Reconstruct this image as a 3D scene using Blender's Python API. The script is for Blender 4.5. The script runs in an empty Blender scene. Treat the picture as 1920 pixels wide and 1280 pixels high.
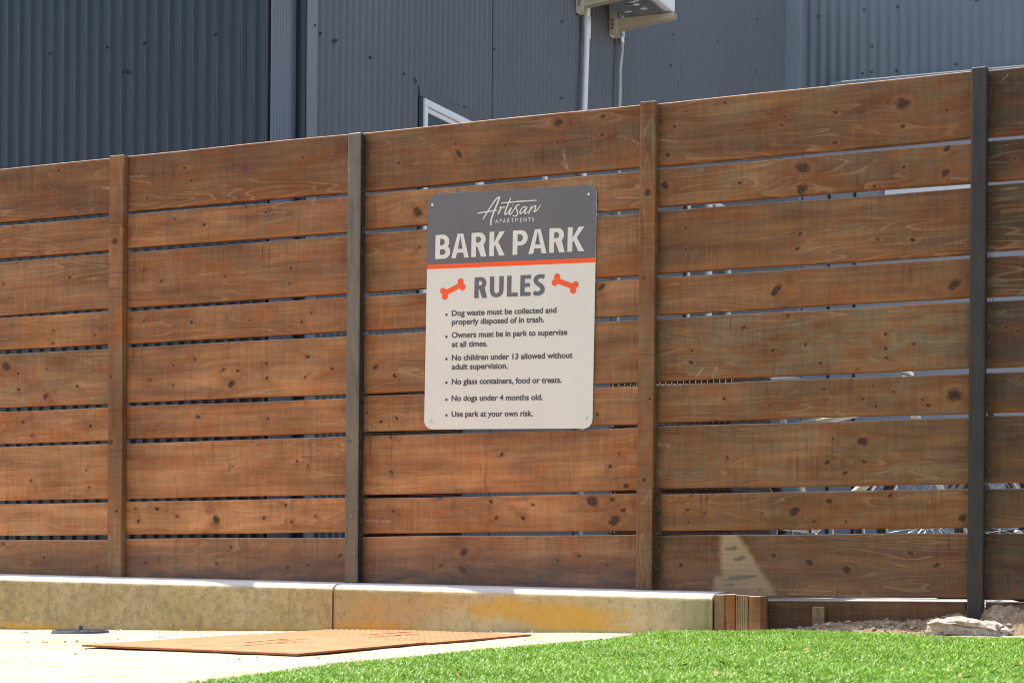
import bpy, bmesh, math, random
import numpy as np
from mathutils import Vector, Matrix, noise as mnoise
random.seed(7); rng = np.random.default_rng(7)
S = bpy.context.scene
COL = S.collection
R = math.radians

# ------------------------------------------------------------------ camera
F_PX, TH, DIST, HOR, ROLL, CAMZ = 3600.0, 0.40464, 7.4339, 1020.0, 0.008, 0.2031
CAM = np.array([DIST*math.sin(TH), -DIST*math.cos(TH), CAMZ])
cd = bpy.data.cameras.new('camera'); cam = bpy.data.objects.new('camera', cd); COL.objects.link(cam)
cd.sensor_width = 36; cd.lens = 36*F_PX/1920; cd.shift_y = (HOR-640)/1920
cd.clip_start = 0.05; cd.clip_end = 500
cam.matrix_world = Matrix.Translation(Vector(CAM)) @ (Matrix.Rotation(TH, 4, 'Z') @ Matrix.Rotation(R(90), 4, 'X') @ Matrix.Rotation(ROLL, 4, 'Z'))
cd.dof.use_dof = True; cd.dof.focus_distance = 7.3; cd.dof.aperture_fstop = 9
S.camera = cam
S.cycles.filter_width = 1.0

# ------------------------------------------------------------------ light
SUN_EL = 68.0
tosun = Vector((-math.cos(R(SUN_EL)), 0.072, math.sin(R(SUN_EL)))).normalized()
W = bpy.data.worlds.new('World'); S.world = W; W.use_nodes = True
wn = W.node_tree; bg = wn.nodes['Background']
sky = wn.nodes.new('ShaderNodeTexSky'); sky.sky_type = 'NISHITA'; sky.sun_disc = False; sky.dust_density = 2.6; sky.ozone_density = 0.7
sky.sun_elevation = math.asin(tosun.z); sky.sun_rotation = math.atan2(tosun.x, tosun.y)
wn.links.new(sky.outputs[0], bg.inputs[0]); bg.inputs[1].default_value = 0.15
sl = bpy.data.lights.new('sun', 'SUN'); sl.energy = 3.6; sl.angle = R(0.53); sl.color = (1.0, 0.95, 0.87)
so = bpy.data.objects.new('sun', sl); COL.objects.link(so); so.rotation_euler = tosun.to_track_quat('Z', 'Y').to_euler()
S.view_settings.view_transform = 'Standard'; S.view_settings.look = 'None'
S.view_settings.gamma = 1; S.view_settings.exposure = 1.2

# ------------------------------------------------------------------ photo measurements -> points on real planes
def _ray(x, y):
    c, s = math.cos(ROLL), math.sin(ROLL); a, b = x-960, HOR-y
    xx, yy = a*c-b*s, a*s+b*c
    return np.array([-math.sin(TH)+math.cos(TH)*xx/F_PX, math.cos(TH)+math.sin(TH)*xx/F_PX, yy/F_PX])
def at_y(x, y, Y): d = _ray(x, y); return CAM+d*((Y-CAM[1])/d[1])
def at_x(x, y, X): d = _ray(x, y); return CAM+d*((X-CAM[0])/d[0])
GA, GB = -0.130, 0.0197                       # ground height = GA + GB*X
def gz(X): return GA+GB*min(max(X, -4), 4)
def at_g(x, y, dz=0.0):
    d = _ray(x, y); t = (GA+dz+GB*CAM[0]-CAM[2])/(d[2]-GB*d[0]); return CAM+d*t

# ------------------------------------------------------------------ object helpers
def tag(o, label=None, cat=None, group=None, kind=None):
    if label: o['label'] = label
    if cat: o['category'] = cat
    if group: o['group'] = group
    if kind: o['kind'] = kind
    return o
def empty(name, loc=(0, 0, 0)):
    o = bpy.data.objects.new(name, None); COL.objects.link(o); o.location = loc; o.empty_display_size = .1
    return o
def link(name, me, mat=None, parent=None, smooth=False):
    o = bpy.data.objects.new(name, me); COL.objects.link(o)
    if mat: me.materials.append(mat)
    if smooth: me.polygons.foreach_set('use_smooth', [True]*len(me.polygons))
    if parent:
        o.parent = parent; o.matrix_parent_inverse = Matrix.Translation(-Vector(parent.location)) if parent.rotation_euler[2] == 0 else parent.matrix_basis.inverted()
    return o
def pymesh(name, v, f):
    me = bpy.data.meshes.new(name); me.from_pydata([tuple(map(float, p)) for p in v], [], [tuple(map(int, q)) for q in f]); me.update(); return me
def bmobj(name, bm, mat, parent=None, smooth=False):
    bmesh.ops.recalc_face_normals(bm, faces=bm.faces)
    me = bpy.data.meshes.new(name); bm.to_mesh(me); bm.free(); return link(name, me, mat, parent, smooth)
def add_box(bm, x0, x1, y0, y1, z0, z1, bev=0.0, seg=1, mat=None):
    r = bmesh.ops.create_cube(bm, size=1)
    vs = r['verts']
    for v in vs: v.co = Vector((x0+(v.co.x+.5)*(x1-x0), y0+(v.co.y+.5)*(y1-y0), z0+(v.co.z+.5)*(z1-z0)))
    if mat is not None:
        for v in vs: v.co = mat @ v.co
    if bev > 0:
        es = list({e for v in vs for e in v.link_edges})
        bmesh.ops.bevel(bm, geom=es, offset=bev, segments=seg, affect='EDGES', profile=.5)
def add_tube(bm, pts, rad, n=10, cap=True):
    pts = [Vector(p) for p in pts]; rings = []
    for i, p in enumerate(pts):
        d = (pts[min(i+1, len(pts)-1)]-pts[max(i-1, 0)]).normalized()
        u = d.orthogonal().normalized() if i == 0 else (u-d*u.dot(d)).normalized()
        w = d.cross(u); r_ = rad[i] if isinstance(rad, (list, tuple)) else rad
        rings.append([bm.verts.new(p+(u*math.cos(2*math.pi*k/n)+w*math.sin(2*math.pi*k/n))*r_) for k in range(n)])
    for a, b in zip(rings, rings[1:]):
        for k in range(n): bm.faces.new((a[k], a[(k+1) % n], b[(k+1) % n], b[k]))
    if cap:
        bm.faces.new(rings[0][::-1]); bm.faces.new(rings[-1])
def add_ring(bm, c, axis, R_, r_, n=40, m=6):
    c = Vector(c); axis = Vector(axis).normalized(); u = axis.orthogonal().normalized(); w = axis.cross(u)
    V = []
    for i in range(n):
        a = 2*math.pi*i/n; d = u*math.cos(a)+w*math.sin(a)
        V.append([bm.verts.new(c+d*(R_+r_*math.cos(2*math.pi*k/m))+axis*r_*math.sin(2*math.pi*k/m)) for k in range(m)])
    for i in range(n):
        for k in range(m): bm.faces.new((V[i][k], V[(i+1) % n][k], V[(i+1) % n][(k+1) % m], V[i][(k+1) % m]))
def box_obj(name, dims, mat, parent=None, bev=0.003, seg=1):
    bm = bmesh.new(); add_box(bm, *dims, bev, seg); return bmobj(name, bm, mat, parent)

# ------------------------------------------------------------------ material helpers
class NT:
    def __init__(s, name):
        s.m = bpy.data.materials.new(name); s.m.use_nodes = True; s.t = s.m.node_tree; s.N = s.t.nodes
        s.p = s.N['Principled BSDF']
    def n(s, t, **k):
        o = s.N.new(t)
        for a, b in k.items(): setattr(o, a, b)
        return o
    def L(s, a, b):
        if isinstance(a, (int, float)): b.default_value = a
        elif isinstance(a, (tuple, list)): b.default_value = tuple(a) if len(a) == len(b.default_value) else tuple(a)+(1,)
        else: s.t.links.new(a, b)
    def math(s, op, a, b=0.0, clamp=False):
        o = s.n('ShaderNodeMath', operation=op, use_clamp=clamp); s.L(a, o.inputs[0]); s.L(b, o.inputs[1]); return o.outputs[0]
    def attr(s, name, typ='GEOMETRY'): return s.n('ShaderNodeAttribute', attribute_name=name, attribute_type=typ).outputs['Fac']
    def xyz(s, x, y, z=0.0):
        o = s.n('ShaderNodeCombineXYZ'); s.L(x, o.inputs[0]); s.L(y, o.inputs[1]); s.L(z, o.inputs[2]); return o.outputs[0]
    def noise(s, vec, scale=1.0, det=4, rough=.55, dist=0.0):
        o = s.n('ShaderNodeTexNoise'); s.L(vec, o.inputs['Vector']); o.inputs['Scale'].default_value = scale
        o.inputs['Detail'].default_value = det; o.inputs['Roughness'].default_value = rough; o.inputs['Distortion'].default_value = dist
        return o.outputs['Fac']
    def ramp(s, fac, *stops):
        o = s.n('ShaderNodeValToRGB'); s.L(fac, o.inputs[0]); e = o.color_ramp.elements
        while len(e) < len(stops): e.new(.5)
        for q, (p, c) in zip(e, stops):
            q.position = p; q.color = (c, c, c, 1) if isinstance(c, (int, float)) else tuple(c)+(1,)
        return o.outputs[0]
    def step(s, fac, a, b, lo=0.0, hi=1.0):
        o = s.n('ShaderNodeMapRange', clamp=True); s.L(fac, o.inputs[0])
        for i, v in enumerate((a, b, lo, hi)): o.inputs[i+1].default_value = v
        return o.outputs[0]
    def mix(s, fac, a, b, blend='MIX'):
        o = s.n('ShaderNodeMix', data_type='RGBA', blend_type=blend); s.L(fac, o.inputs[0]); s.L(a, o.inputs[6]); s.L(b, o.inputs[7]); return o.outputs[2]
    def mul(s, col, fac):                       # colour * scalar
        o = s.n('ShaderNodeVectorMath', operation='SCALE'); s.L(col, o.inputs[0]); s.L(fac, o.inputs['Scale']); return o.outputs[0]
    def obj(s): return s.n('ShaderNodeTexCoord').outputs['Object']
    def pos(s): return s.n('ShaderNodeNewGeometry').outputs['Position']
    def sep(s, v):
        o = s.n('ShaderNodeSeparateXYZ'); s.L(v, o.inputs[0]); return o.outputs
    def scale(s, v, x, y, z):
        o = s.n('ShaderNodeVectorMath', operation='MULTIPLY'); s.L(v, o.inputs[0]); o.inputs[1].default_value = (x, y, z); return o.outputs[0]
    def bump(s, h, strength=.3, dist=.004):
        o = s.n('ShaderNodeBump'); s.L(h, o.inputs['Height']); o.inputs['Strength'].default_value = strength; o.inputs['Distance'].default_value = dist
        s.L(o.outputs[0], s.p.inputs['Normal'])
    def out(s, col, rough=.7, metal=0.0, spec=.5):
        s.L(col, s.p.inputs['Base Color']); s.L(rough, s.p.inputs['Roughness']); s.L(metal, s.p.inputs['Metallic'])
        s.p.inputs['Specular IOR Level'].default_value = spec; return s.m

def simple(name, col, rough=.6, metal=0.0, spec=.5, var=.12, sc=8.0, bump=0.0):
    t = NT(name); P = t.pos(); n = t.noise(P, sc, 5, .6)
    c = t.mix(t.step(n, .3, .7), tuple(x*(1-var) for x in col), tuple(min(1, x*(1+var)) for x in col))
    if bump: t.bump(t.noise(P, sc*12, 3), .4, bump)
    return t.out(c, rough, metal, spec)

def wood_material():
    """weathered stained softwood; coordinates come from mesh attributes: bx along the grain, gz across it (bent round knots)"""
    t = NT('weathered_board_wood')
    bx, g, bz, kd, halo = t.attr('bx'), t.attr('gz'), t.attr('bz'), t.attr('kd'), t.attr('halo')
    scuff, patch, damp, post_stain_shade = t.attr('scuff'), t.attr('patch'), t.attr('damp'), t.attr('stain_shade')
    tone, red, grey = t.attr('tone', 'OBJECT'), t.attr('red', 'OBJECT'), t.attr('grey', 'OBJECT')
    long_ = t.noise(t.xyz(t.math('MULTIPLY', bx, 2.2), t.math('MULTIPLY', g, 11)), 1, 4, .6)
    grain = t.noise(t.xyz(t.math('MULTIPLY', bx, 3.0), t.math('MULTIPLY', g, 170)), 1, 4, .65)
    ring = t.noise(t.xyz(t.math('MULTIPLY', bx, 1.1), t.math('MULTIPLY', g, 55)), 1, 3, .5)
    saw = t.noise(t.xyz(t.math('MULTIPLY', bx, 105), t.math('MULTIPLY', bz, 7)), 1, 6, .72)
    hue = t.noise(t.xyz(t.math('MULTIPLY', bx, 55), t.math('MULTIPLY', bz, 5), 25.0), 1, 5, .65)
    sawm = t.step(t.noise(t.xyz(t.math('MULTIPLY', bx, 5), t.math('MULTIPLY', bz, 7), 3.0), 1, 3, .6), .42, .66)
    drips = t.noise(t.xyz(t.math('MULTIPLY', bx, 95), t.math('MULTIPLY', bz, 4.0), 9.0), 1, 4, .62)
    dripm = t.step(t.noise(t.xyz(t.math('MULTIPLY', bx, 2.5), t.math('MULTIPLY', bz, 5), 14.0), 1, 3, .6), .45, .65)
    blot = t.noise(t.xyz(t.math('MULTIPLY', bx, 6), t.math('MULTIPLY', bz, 14), 5.0), 1, 5, .65)
    cl = t.mix(t.step(long_, .34, .66), (.208, .070, .018), (.448, .200, .073))
    cl = t.mix(t.math('MULTIPLY', t.step(t.noise(t.xyz(t.math('MULTIPLY', bx, 3.2), t.math('MULTIPLY', bz, 8), 21.0), 1, 4, .6), .46, .66), red), cl, (.360, .108, .018))
    cl = t.mix(t.math('MULTIPLY', t.math('MULTIPLY', t.step(blot, .40, .66), grey), .75), cl, (.285, .205, .105))
    f = t.math('ADD', 1.0, t.math('MULTIPLY', t.step(grain, .34, .66, -.18, .15), t.math('SUBTRACT', 1.0, t.math('MULTIPLY', sawm, .65))))
    cl = t.mix(t.math('MULTIPLY', t.step(hue, .50, .64), .28), cl, (.250, .088, .030))
    cl = t.mix(t.math('MULTIPLY', t.step(hue, .48, .36), .22), cl, (.380, .245, .125))
    f = t.math('MULTIPLY', f, t.step(ring, .36, .64, .88, 1.10))
    f = t.math('MULTIPLY', f, t.math('ADD', 1.0, t.math('MULTIPLY', t.step(saw, .34, .66, -.30, .20), t.math('ADD', t.math('MULTIPLY', sawm, .75), .05))))
    f = t.math('MULTIPLY', f, t.math('SUBTRACT', 1.0, t.math('MULTIPLY', t.math('MULTIPLY', t.step(drips, .54, .66), dripm), .42)))
    f = t.math('MULTIPLY', f, t.math('MULTIPLY', tone, t.step(t.noise(t.xyz(t.math('MULTIPLY', bx, 1.6), t.math('MULTIPLY', bz, 3), 61.0), 1, 5, .6), .32, .68, .70, 1.28)))
    cl = t.mul(cl, f)
    en = t.math('MULTIPLY', t.attr('edge'), t.step(t.noise(t.xyz(t.math('MULTIPLY', bx, 4), t.math('MULTIPLY', bz, 10), 71.0), 1, 4, .6), .38, .6))
    cl = t.mix(t.math('MULTIPLY', en, .75), cl, (.300, .098, .020))
    rn = t.noise(t.xyz(t.math('MULTIPLY', bx, .9), t.math('MULTIPLY', g, 9), 91.0), 1, 2, .5)
    fr = t.math('FRACT', t.math('MULTIPLY', rn, 17.0)); rm = t.step(t.noise(t.xyz(t.math('MULTIPLY', bx, 1.3), t.math('MULTIPLY', bz, 4), 95.0), 1, 3, .6), .46, .60)
    cl = t.mix(t.math('MULTIPLY', t.math('MULTIPLY', t.step(fr, .72, .96), rm), .30), cl, (.46, .27, .13))
    cl = t.mix(t.math('MULTIPLY', t.math('MULTIPLY', t.step(fr, .26, .04), rm), .30), cl, (.110, .045, .016))
    sk = t.math('MULTIPLY', t.attr('streak'), t.step(t.noise(t.xyz(t.math('MULTIPLY', bx, 70), t.math('MULTIPLY', bz, 9), 99.0), 1, 4, .65), .30, .62))
    cl = t.mix(t.math('MULTIPLY', sk, .62), cl, (.085, .050, .026))
    # knots: reddish stained halo, pale rim, dark core with rings
    kn = t.math('ADD', kd, t.math('MULTIPLY', t.math('SUBTRACT', t.noise(t.xyz(t.math('MULTIPLY', bx, 60), t.math('MULTIPLY', bz, 60), 2.0), 1, 3), .5), 1.5))
    hm = t.math('MULTIPLY', halo, t.step(t.noise(t.xyz(t.math('MULTIPLY', bx, 22), t.math('MULTIPLY', bz, 26), 31.0), 1, 4, .65), .28, .54))
    cl = t.mix(t.math('MULTIPLY', hm, .74), cl, (.165, .050, .010))
    cl = t.mix(t.math('MULTIPLY', t.ramp(t.math('DIVIDE', kn, 4.0), (.24, 0.0), (.33, 1.0), (.48, 0.0)), .16), cl, (.33, .19, .09))
    cl = t.mix(t.step(kn, 1.05, .62), cl, t.ramp(kn, (0.0, (.018, .010, .005)), (.28, (.080, .036, .013)), (.50, (.030, .015, .007)), (.78, (.095, .042, .015)), (1.0, (.055, .024, .008))))
    # pale scratches, flecks and cobweb scuffs
    fl = t.noise(t.xyz(t.math('MULTIPLY', bx, 40), t.math('MULTIPLY', bz, 210), 8.0), 1, 3, .7)
    flm = t.step(t.noise(t.xyz(t.math('MULTIPLY', bx, 4), t.math('MULTIPLY', bz, 9), 17.0), 1, 3), .5, .62)
    cl = t.mix(t.math('MULTIPLY', t.math('MULTIPLY', t.step(fl, .655, .70), flm), .55), cl, (.46, .33, .22))
    sc = t.math('MULTIPLY', scuff, t.step(t.noise(t.xyz(t.math('MULTIPLY', bx, 90), t.math('MULTIPLY', bz, 240), 11.0), 1, 4, .75), .47, .60))
    cl = t.mix(t.math('MULTIPLY', sc, .75), cl, (.55, .45, .34))
    # bleached patch with grey remnants, damp dirt along the foot, stain and corner shade painted dark beside posts
    pm = t.math('ADD', patch, t.math('MULTIPLY', t.math('SUBTRACT', t.noise(t.xyz(t.math('MULTIPLY', bx, 45), t.math('MULTIPLY', bz, 45), 6.0), 1, 5, .7), .5), .55))
    pcol = t.mul(t.mix(t.attr('remnant'), (.42, .305, .165), (.165, .140, .085)), t.step(grain, .3, .7, .85, 1.12))
    cl = t.mix(t.math('MULTIPLY', t.step(pm, .30, .70), .84), cl, t.mix(.18, pcol, t.mul(cl, 1.9)))
    dn = t.math('MULTIPLY', damp, t.step(t.noise(t.xyz(t.math('MULTIPLY', bx, 5), t.math('MULTIPLY', bz, 18), 41.0), 1, 5, .65), .22, .60))
    cl = t.mix(t.math('MULTIPLY', dn, .95), cl, (.080, .055, .046))
    gm = t.math('MULTIPLY', post_stain_shade, t.step(t.noise(t.xyz(t.math('MULTIPLY', bx, 50), t.math('MULTIPLY', bz, 25), 51.0), 1, 4, .7), .3, .6))
    cl = t.mix(t.math('MULTIPLY', gm, .8), cl, (.030, .026, .014))
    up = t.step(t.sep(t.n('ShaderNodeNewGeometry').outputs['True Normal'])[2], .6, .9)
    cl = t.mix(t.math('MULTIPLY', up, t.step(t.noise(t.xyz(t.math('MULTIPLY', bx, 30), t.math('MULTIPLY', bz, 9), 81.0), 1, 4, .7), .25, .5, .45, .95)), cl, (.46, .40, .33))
    h = t.math('ADD', t.math('MULTIPLY', grain, .6), t.math('MULTIPLY', saw, .35))
    h = t.math('ADD', h, t.math('MULTIPLY', t.step(kn, 1.1, .7), -.5))
    t.bump(h, .35, .002)
    return t.out(cl, t.step(grain, .3, .7, .62, .82), 0, .3)
WOOD = wood_material()

def set_attr(me, name, arr):
    a = me.attributes.new(name, 'FLOAT', 'POINT'); a.data.foreach_set('value', np.asarray(arr, dtype=np.float32))
ATTRS = ('bx', 'gz', 'bz', 'kd', 'halo', 'scuff', 'patch', 'remnant', 'damp', 'stain_shade', 'edge', 'streak')
def wood_attrs(me, **k):
    n = len(me.vertices)
    for a in ATTRS: set_attr(me, a, k.get(a, np.full(n, 9.0 if a == 'kd' else 0.0)))
def wood_props(o, tone=1.0, red=.5, grey=.5):
    o['tone'] = float(tone); o['red'] = float(red); o['grey'] = float(grey)

YB0 = 1.3
# ------------------------------------------------------------------ the setting: ground, path, yard
def sand_material():
    t = NT('decomposed_granite'); P = t.pos()
    n1 = t.noise(t.scale(P, 1, 1.6, 1), 3.0, 6, .62); n2 = t.noise(P, 60, 4, .7); n3 = t.noise(t.scale(P, 2.2, 11, 1), 1.0, 5, .65, .4)
    c = t.mix(t.step(n1, .35, .7), (.43, .335, .240), (.51, .415, .312))
    c = t.mix(t.math('MULTIPLY', t.step(n3, .52, .66), .75), c, (.30, .195, .105))
    c = t.mix(t.math('MULTIPLY', t.step(n2, .60, .72), .45), c, (.24, .155, .085))
    t.bump(t.math('ADD', t.math('MULTIPLY', n2, .5), n3), .7, .006)
    return t.out(c, .95, 0, .1)
SAND = sand_material()
def sheet(name, x0, x1, y0, y1, nx, ny, zf, mat):
    xs, ys = np.linspace(x0, x1, nx), np.linspace(y0, y1, ny)
    v = [(x, y, zf(x, y)) for y in ys for x in xs]
    f = [(j*nx+i, j*nx+i+1, (j+1)*nx+i+1, (j+1)*nx+i) for j in range(ny-1) for i in range(nx-1)]
    return link(name, pymesh(name, v, f), mat, None, True)
def ground_z(x, y): return gz(x)-.012
g = sheet('ground', -150, 150, -120, 200, 61, 65, lambda x, y: -.26, simple('far_ground', (.30, .25, .18), .95, 0, .1)); tag(g, kind='structure')
def path_z(x, y):
    return gz(x)+0.0028*mnoise.noise(Vector((x*2.1, y*2.1, 0)))+.0014*mnoise.noise(Vector((x*9, y*9, 3)))
path = sheet('path', -4.4, 4.4, -9.0, 0.03, 180, 185, path_z, SAND); tag(path, kind='structure')
yard = sheet('yard', -9, 14, 0.05, 14, 2, 2, lambda x, y: -.012, simple('yard_concrete', (.34, .33, .31), .9, 0, .2, .15, 2)); tag(yard, kind='structure')

filler = sheet('dark_ground_filler', -9, -.25, 0.055, YB0-.03, 2, 2, lambda x, y: -.006, simple('bounce_dimmer', (.035, .025, .018), .95, 0, .1, .3, 25)); tag(filler, kind='structure')  # added dark sheet, keeps bounce light low in the unseen passage

# ------------------------------------------------------------------ fence
SLOPE, WIDE, NARROW, GAP, TOP = 0.01213, .2330, .1388, .0166, 1.855
def knots_from(off, sc, lst, small=.0080, big=.0190):
    out = []
    for k in lst:
        p = at_y(off[0]+k[0]/sc, off[1]+k[1]/sc, 0); out.append((p[0], p[2], (big if len(k) > 2 else small)*random.uniform(.8, 1.2)))
    return out
Z = 2.909
KN = []
KN += knots_from((0, 0), Z, [(1008,915),(1045,985),(805,1080),(1300,935),(1655,860),(1805,875),(300,1045),(320,930),(1340,1130),(1450,1155),(75,1240),(955,1195),(1115,1225)])
KN += knots_from((0, 420), Z, [(880,310),(1230,285),(1585,240),(1580,320),(380,290),(20,325),(785,525),(1045,535),(1360,525),(1700,485),(1645,535),(290,580),(520,605),(290,650),(35,775,1),(100,815),(255,790),(420,885),(250,940,1),(100,900),(945,770),(820,850),(945,880),(1300,800),(1265,870,1),(1455,760),(1455,840),(1680,725),(1665,835),(1065,740),(1220,795),(1815,790),(125,1080),(175,1150),(1080,1050),(1460,1060),(855,1100),(495,1100)])
KN += knots_from((0, 840), Z, [(470,120),(485,215),(170,175),(1620,70),(1680,95),(1270,100),(740,330),(855,330),(755,395),(1180,390,1),(1440,380),(1560,310),(1720,370),(965,370),(1590,400),(240,595),(525,648),(795,625),(1180,628),(1680,635),(1570,650),(1260,540),(1855,585),(15,520),(865,598)])
KN += knots_from((630, 0), Z, [(1212,670,1),(1455,635),(650,785),(670,840,1),(340,890),(920,795),(1210,775),(1450,735),(445,1160,1),(1795,1010,1),(1850,695),(1810,845)])
KN += knots_from((1260, 0), Z, [(290,560),(615,640),(890,615),(1260,570,1),(1260,690),(890,780),(1500,600),(15,695),(600,685),(713,915,1),(710,1035,1),(1500,810,1),(1490,945,1),(1105,1018),(1265,915),(370,1000),(75,1245),(700,1275),(1870,865)])
KN += knots_from((1260, 420), Z, [(75,135),(1120,82),(685,135),(1310,85),(568,360,1),(1540,330,1),(390,565),(635,500),(110,690),(103,755),(548,690),(1165,600),(1165,680),(1170,730),(810,760),(1010,790),(730,655),(1320,655),(285,950),(535,988),(830,900),(1097,880),(845,955),(1040,955),(1110,993),(1242,985),(1397,988),(1365,958),(1540,930,1),(1210,915),(1040,1185,1),(880,1170),(1890,585),(1900,850),(1820,560)], .0075, .0205)
KN += knots_from((1260, 840), Z, [(303,52),(848,75),(1045,70),(945,135),(100,260),(85,335),(175,352),(90,405),(665,345,1),(775,400),(950,400),(858,290),(1190,258),(1585,380,1),(48,635),(750,622,1),(950,662,1),(1445,637),(1300,572),(555,585)], .0085, .0165)
KN += knots_from((630, 840), Z, [(905,35),(305,130),(1545,30),(1580,205),(1495,98),(845,290),(875,380),(1073,305),(1020,383),(1397,290,1),(1507,280),(1565,337),(1520,395,1),(570,270),(310,343),(697,565,1),(690,663,1),(1327,588),(1207,610),(1480,638),(570,640),(1880,635)], .0090, .0185)
KN += knots_from((620, 340), 5.82, [(950,335,1),(975,715)]) + knots_from((660, 680), 6.4, [(285,48),(515,155),(535,668),(350,705),(185,600),(470,890),(1800,1090)]) + knots_from((0, 0), 1, [(1127,539,1),(1120,776)])
KN = np.array(KN)
SC = []
def scuff(x0, y0, x1, y1, w):
    a, b = at_y(x0, y0, 0), at_y(x1, y1, 0); SC.append((a[0], a[2], b[0], b[2], w)) if w > .0035 else None
for s_ in [(1055,282,1063,312,.008),(1052,305,1066,318,.006),(243,332,274,330,.006),(246,338,283,343,.004),(192,352,206,353,.008),(1236,262,1270,266,.006),(1232,212,1290,208,.003),(1185,262,1196,270,.008),(1150,245,1194,262,.003),
           (1780,205,1816,168,.003),(1880,150,1890,140,.004),(1785,335,1815,336,.007),(1565,430,1574,424,.003),(1540,478,1550,468,.003),(1547,478,1553,468,.003),
           (1306,705,1318,690,.005),(1336,707,1345,685,.006),(1236,832,1258,836,.010),(1230,875,1262,877,.003),(685,975,732,977,.008),(683,798,700,806,.008),(670,905,682,960,.007),(830,906,850,905,.003),(755,895,772,912,.003),
           (560,290,640,268,.003),(265,310,330,300,.003),(720,338,760,335,.003),(860,225,900,222,.004),(1250,1098,1330,1090,.004),(1480,1112,1640,1118,.006),(1460,1104,1560,1108,.004)]: scuff(*s_)
PATCH = [at_y(x, y, 0)[[0, 2]] for x, y in [(1352,998),(1377,998),(1396,1020),(1420,1060),(1440,1090),(1456,1118),(1334,1116),(1340,1084),(1354,1076),(1350,1040)]]
REM = [(at_y(x, y, 0)[0], at_y(x, y, 0)[2], a, b) for x, y, a, b in [(1373,1027,.026,.007),(1388,1046,.024,.008),(1383,1083,.050,.009),(1370,1096,.02,.004),(1424,1106,.008,.003),(1405,1080,.03,.006)]]
def poly_sd(px, pz, poly):
    inside = np.zeros_like(px, bool); d = np.full_like(px, 9.0); n = len(poly)
    for i in range(n):
        (x1, z1), (x2, z2) = poly[i], poly[(i+1) % n]
        c = ((z1 > pz) != (z2 > pz)) & (px < (x2-x1)*(pz-z1)/(z2-z1+1e-12)+x1); inside ^= c
        t_ = np.clip(((px-x1)*(x2-x1)+(pz-z1)*(z2-z1))/((x2-x1)**2+(z2-z1)**2), 0, 1)
        d = np.minimum(d, np.hypot(px-x1-t_*(x2-x1), pz-z1-t_*(z2-z1)))
    return np.where(inside, d, -d)
def seg_d(px, pz, s):
    x1, z1, x2, z2, w = s; t_ = np.clip(((px-x1)*(x2-x1)+(pz-z1)*(z2-z1))/((x2-x1)**2+(z2-z1)**2+1e-12), 0, 1)
    return np.hypot(px-x1-t_*(x2-x1), pz-z1-t_*(z2-z1))/w

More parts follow.
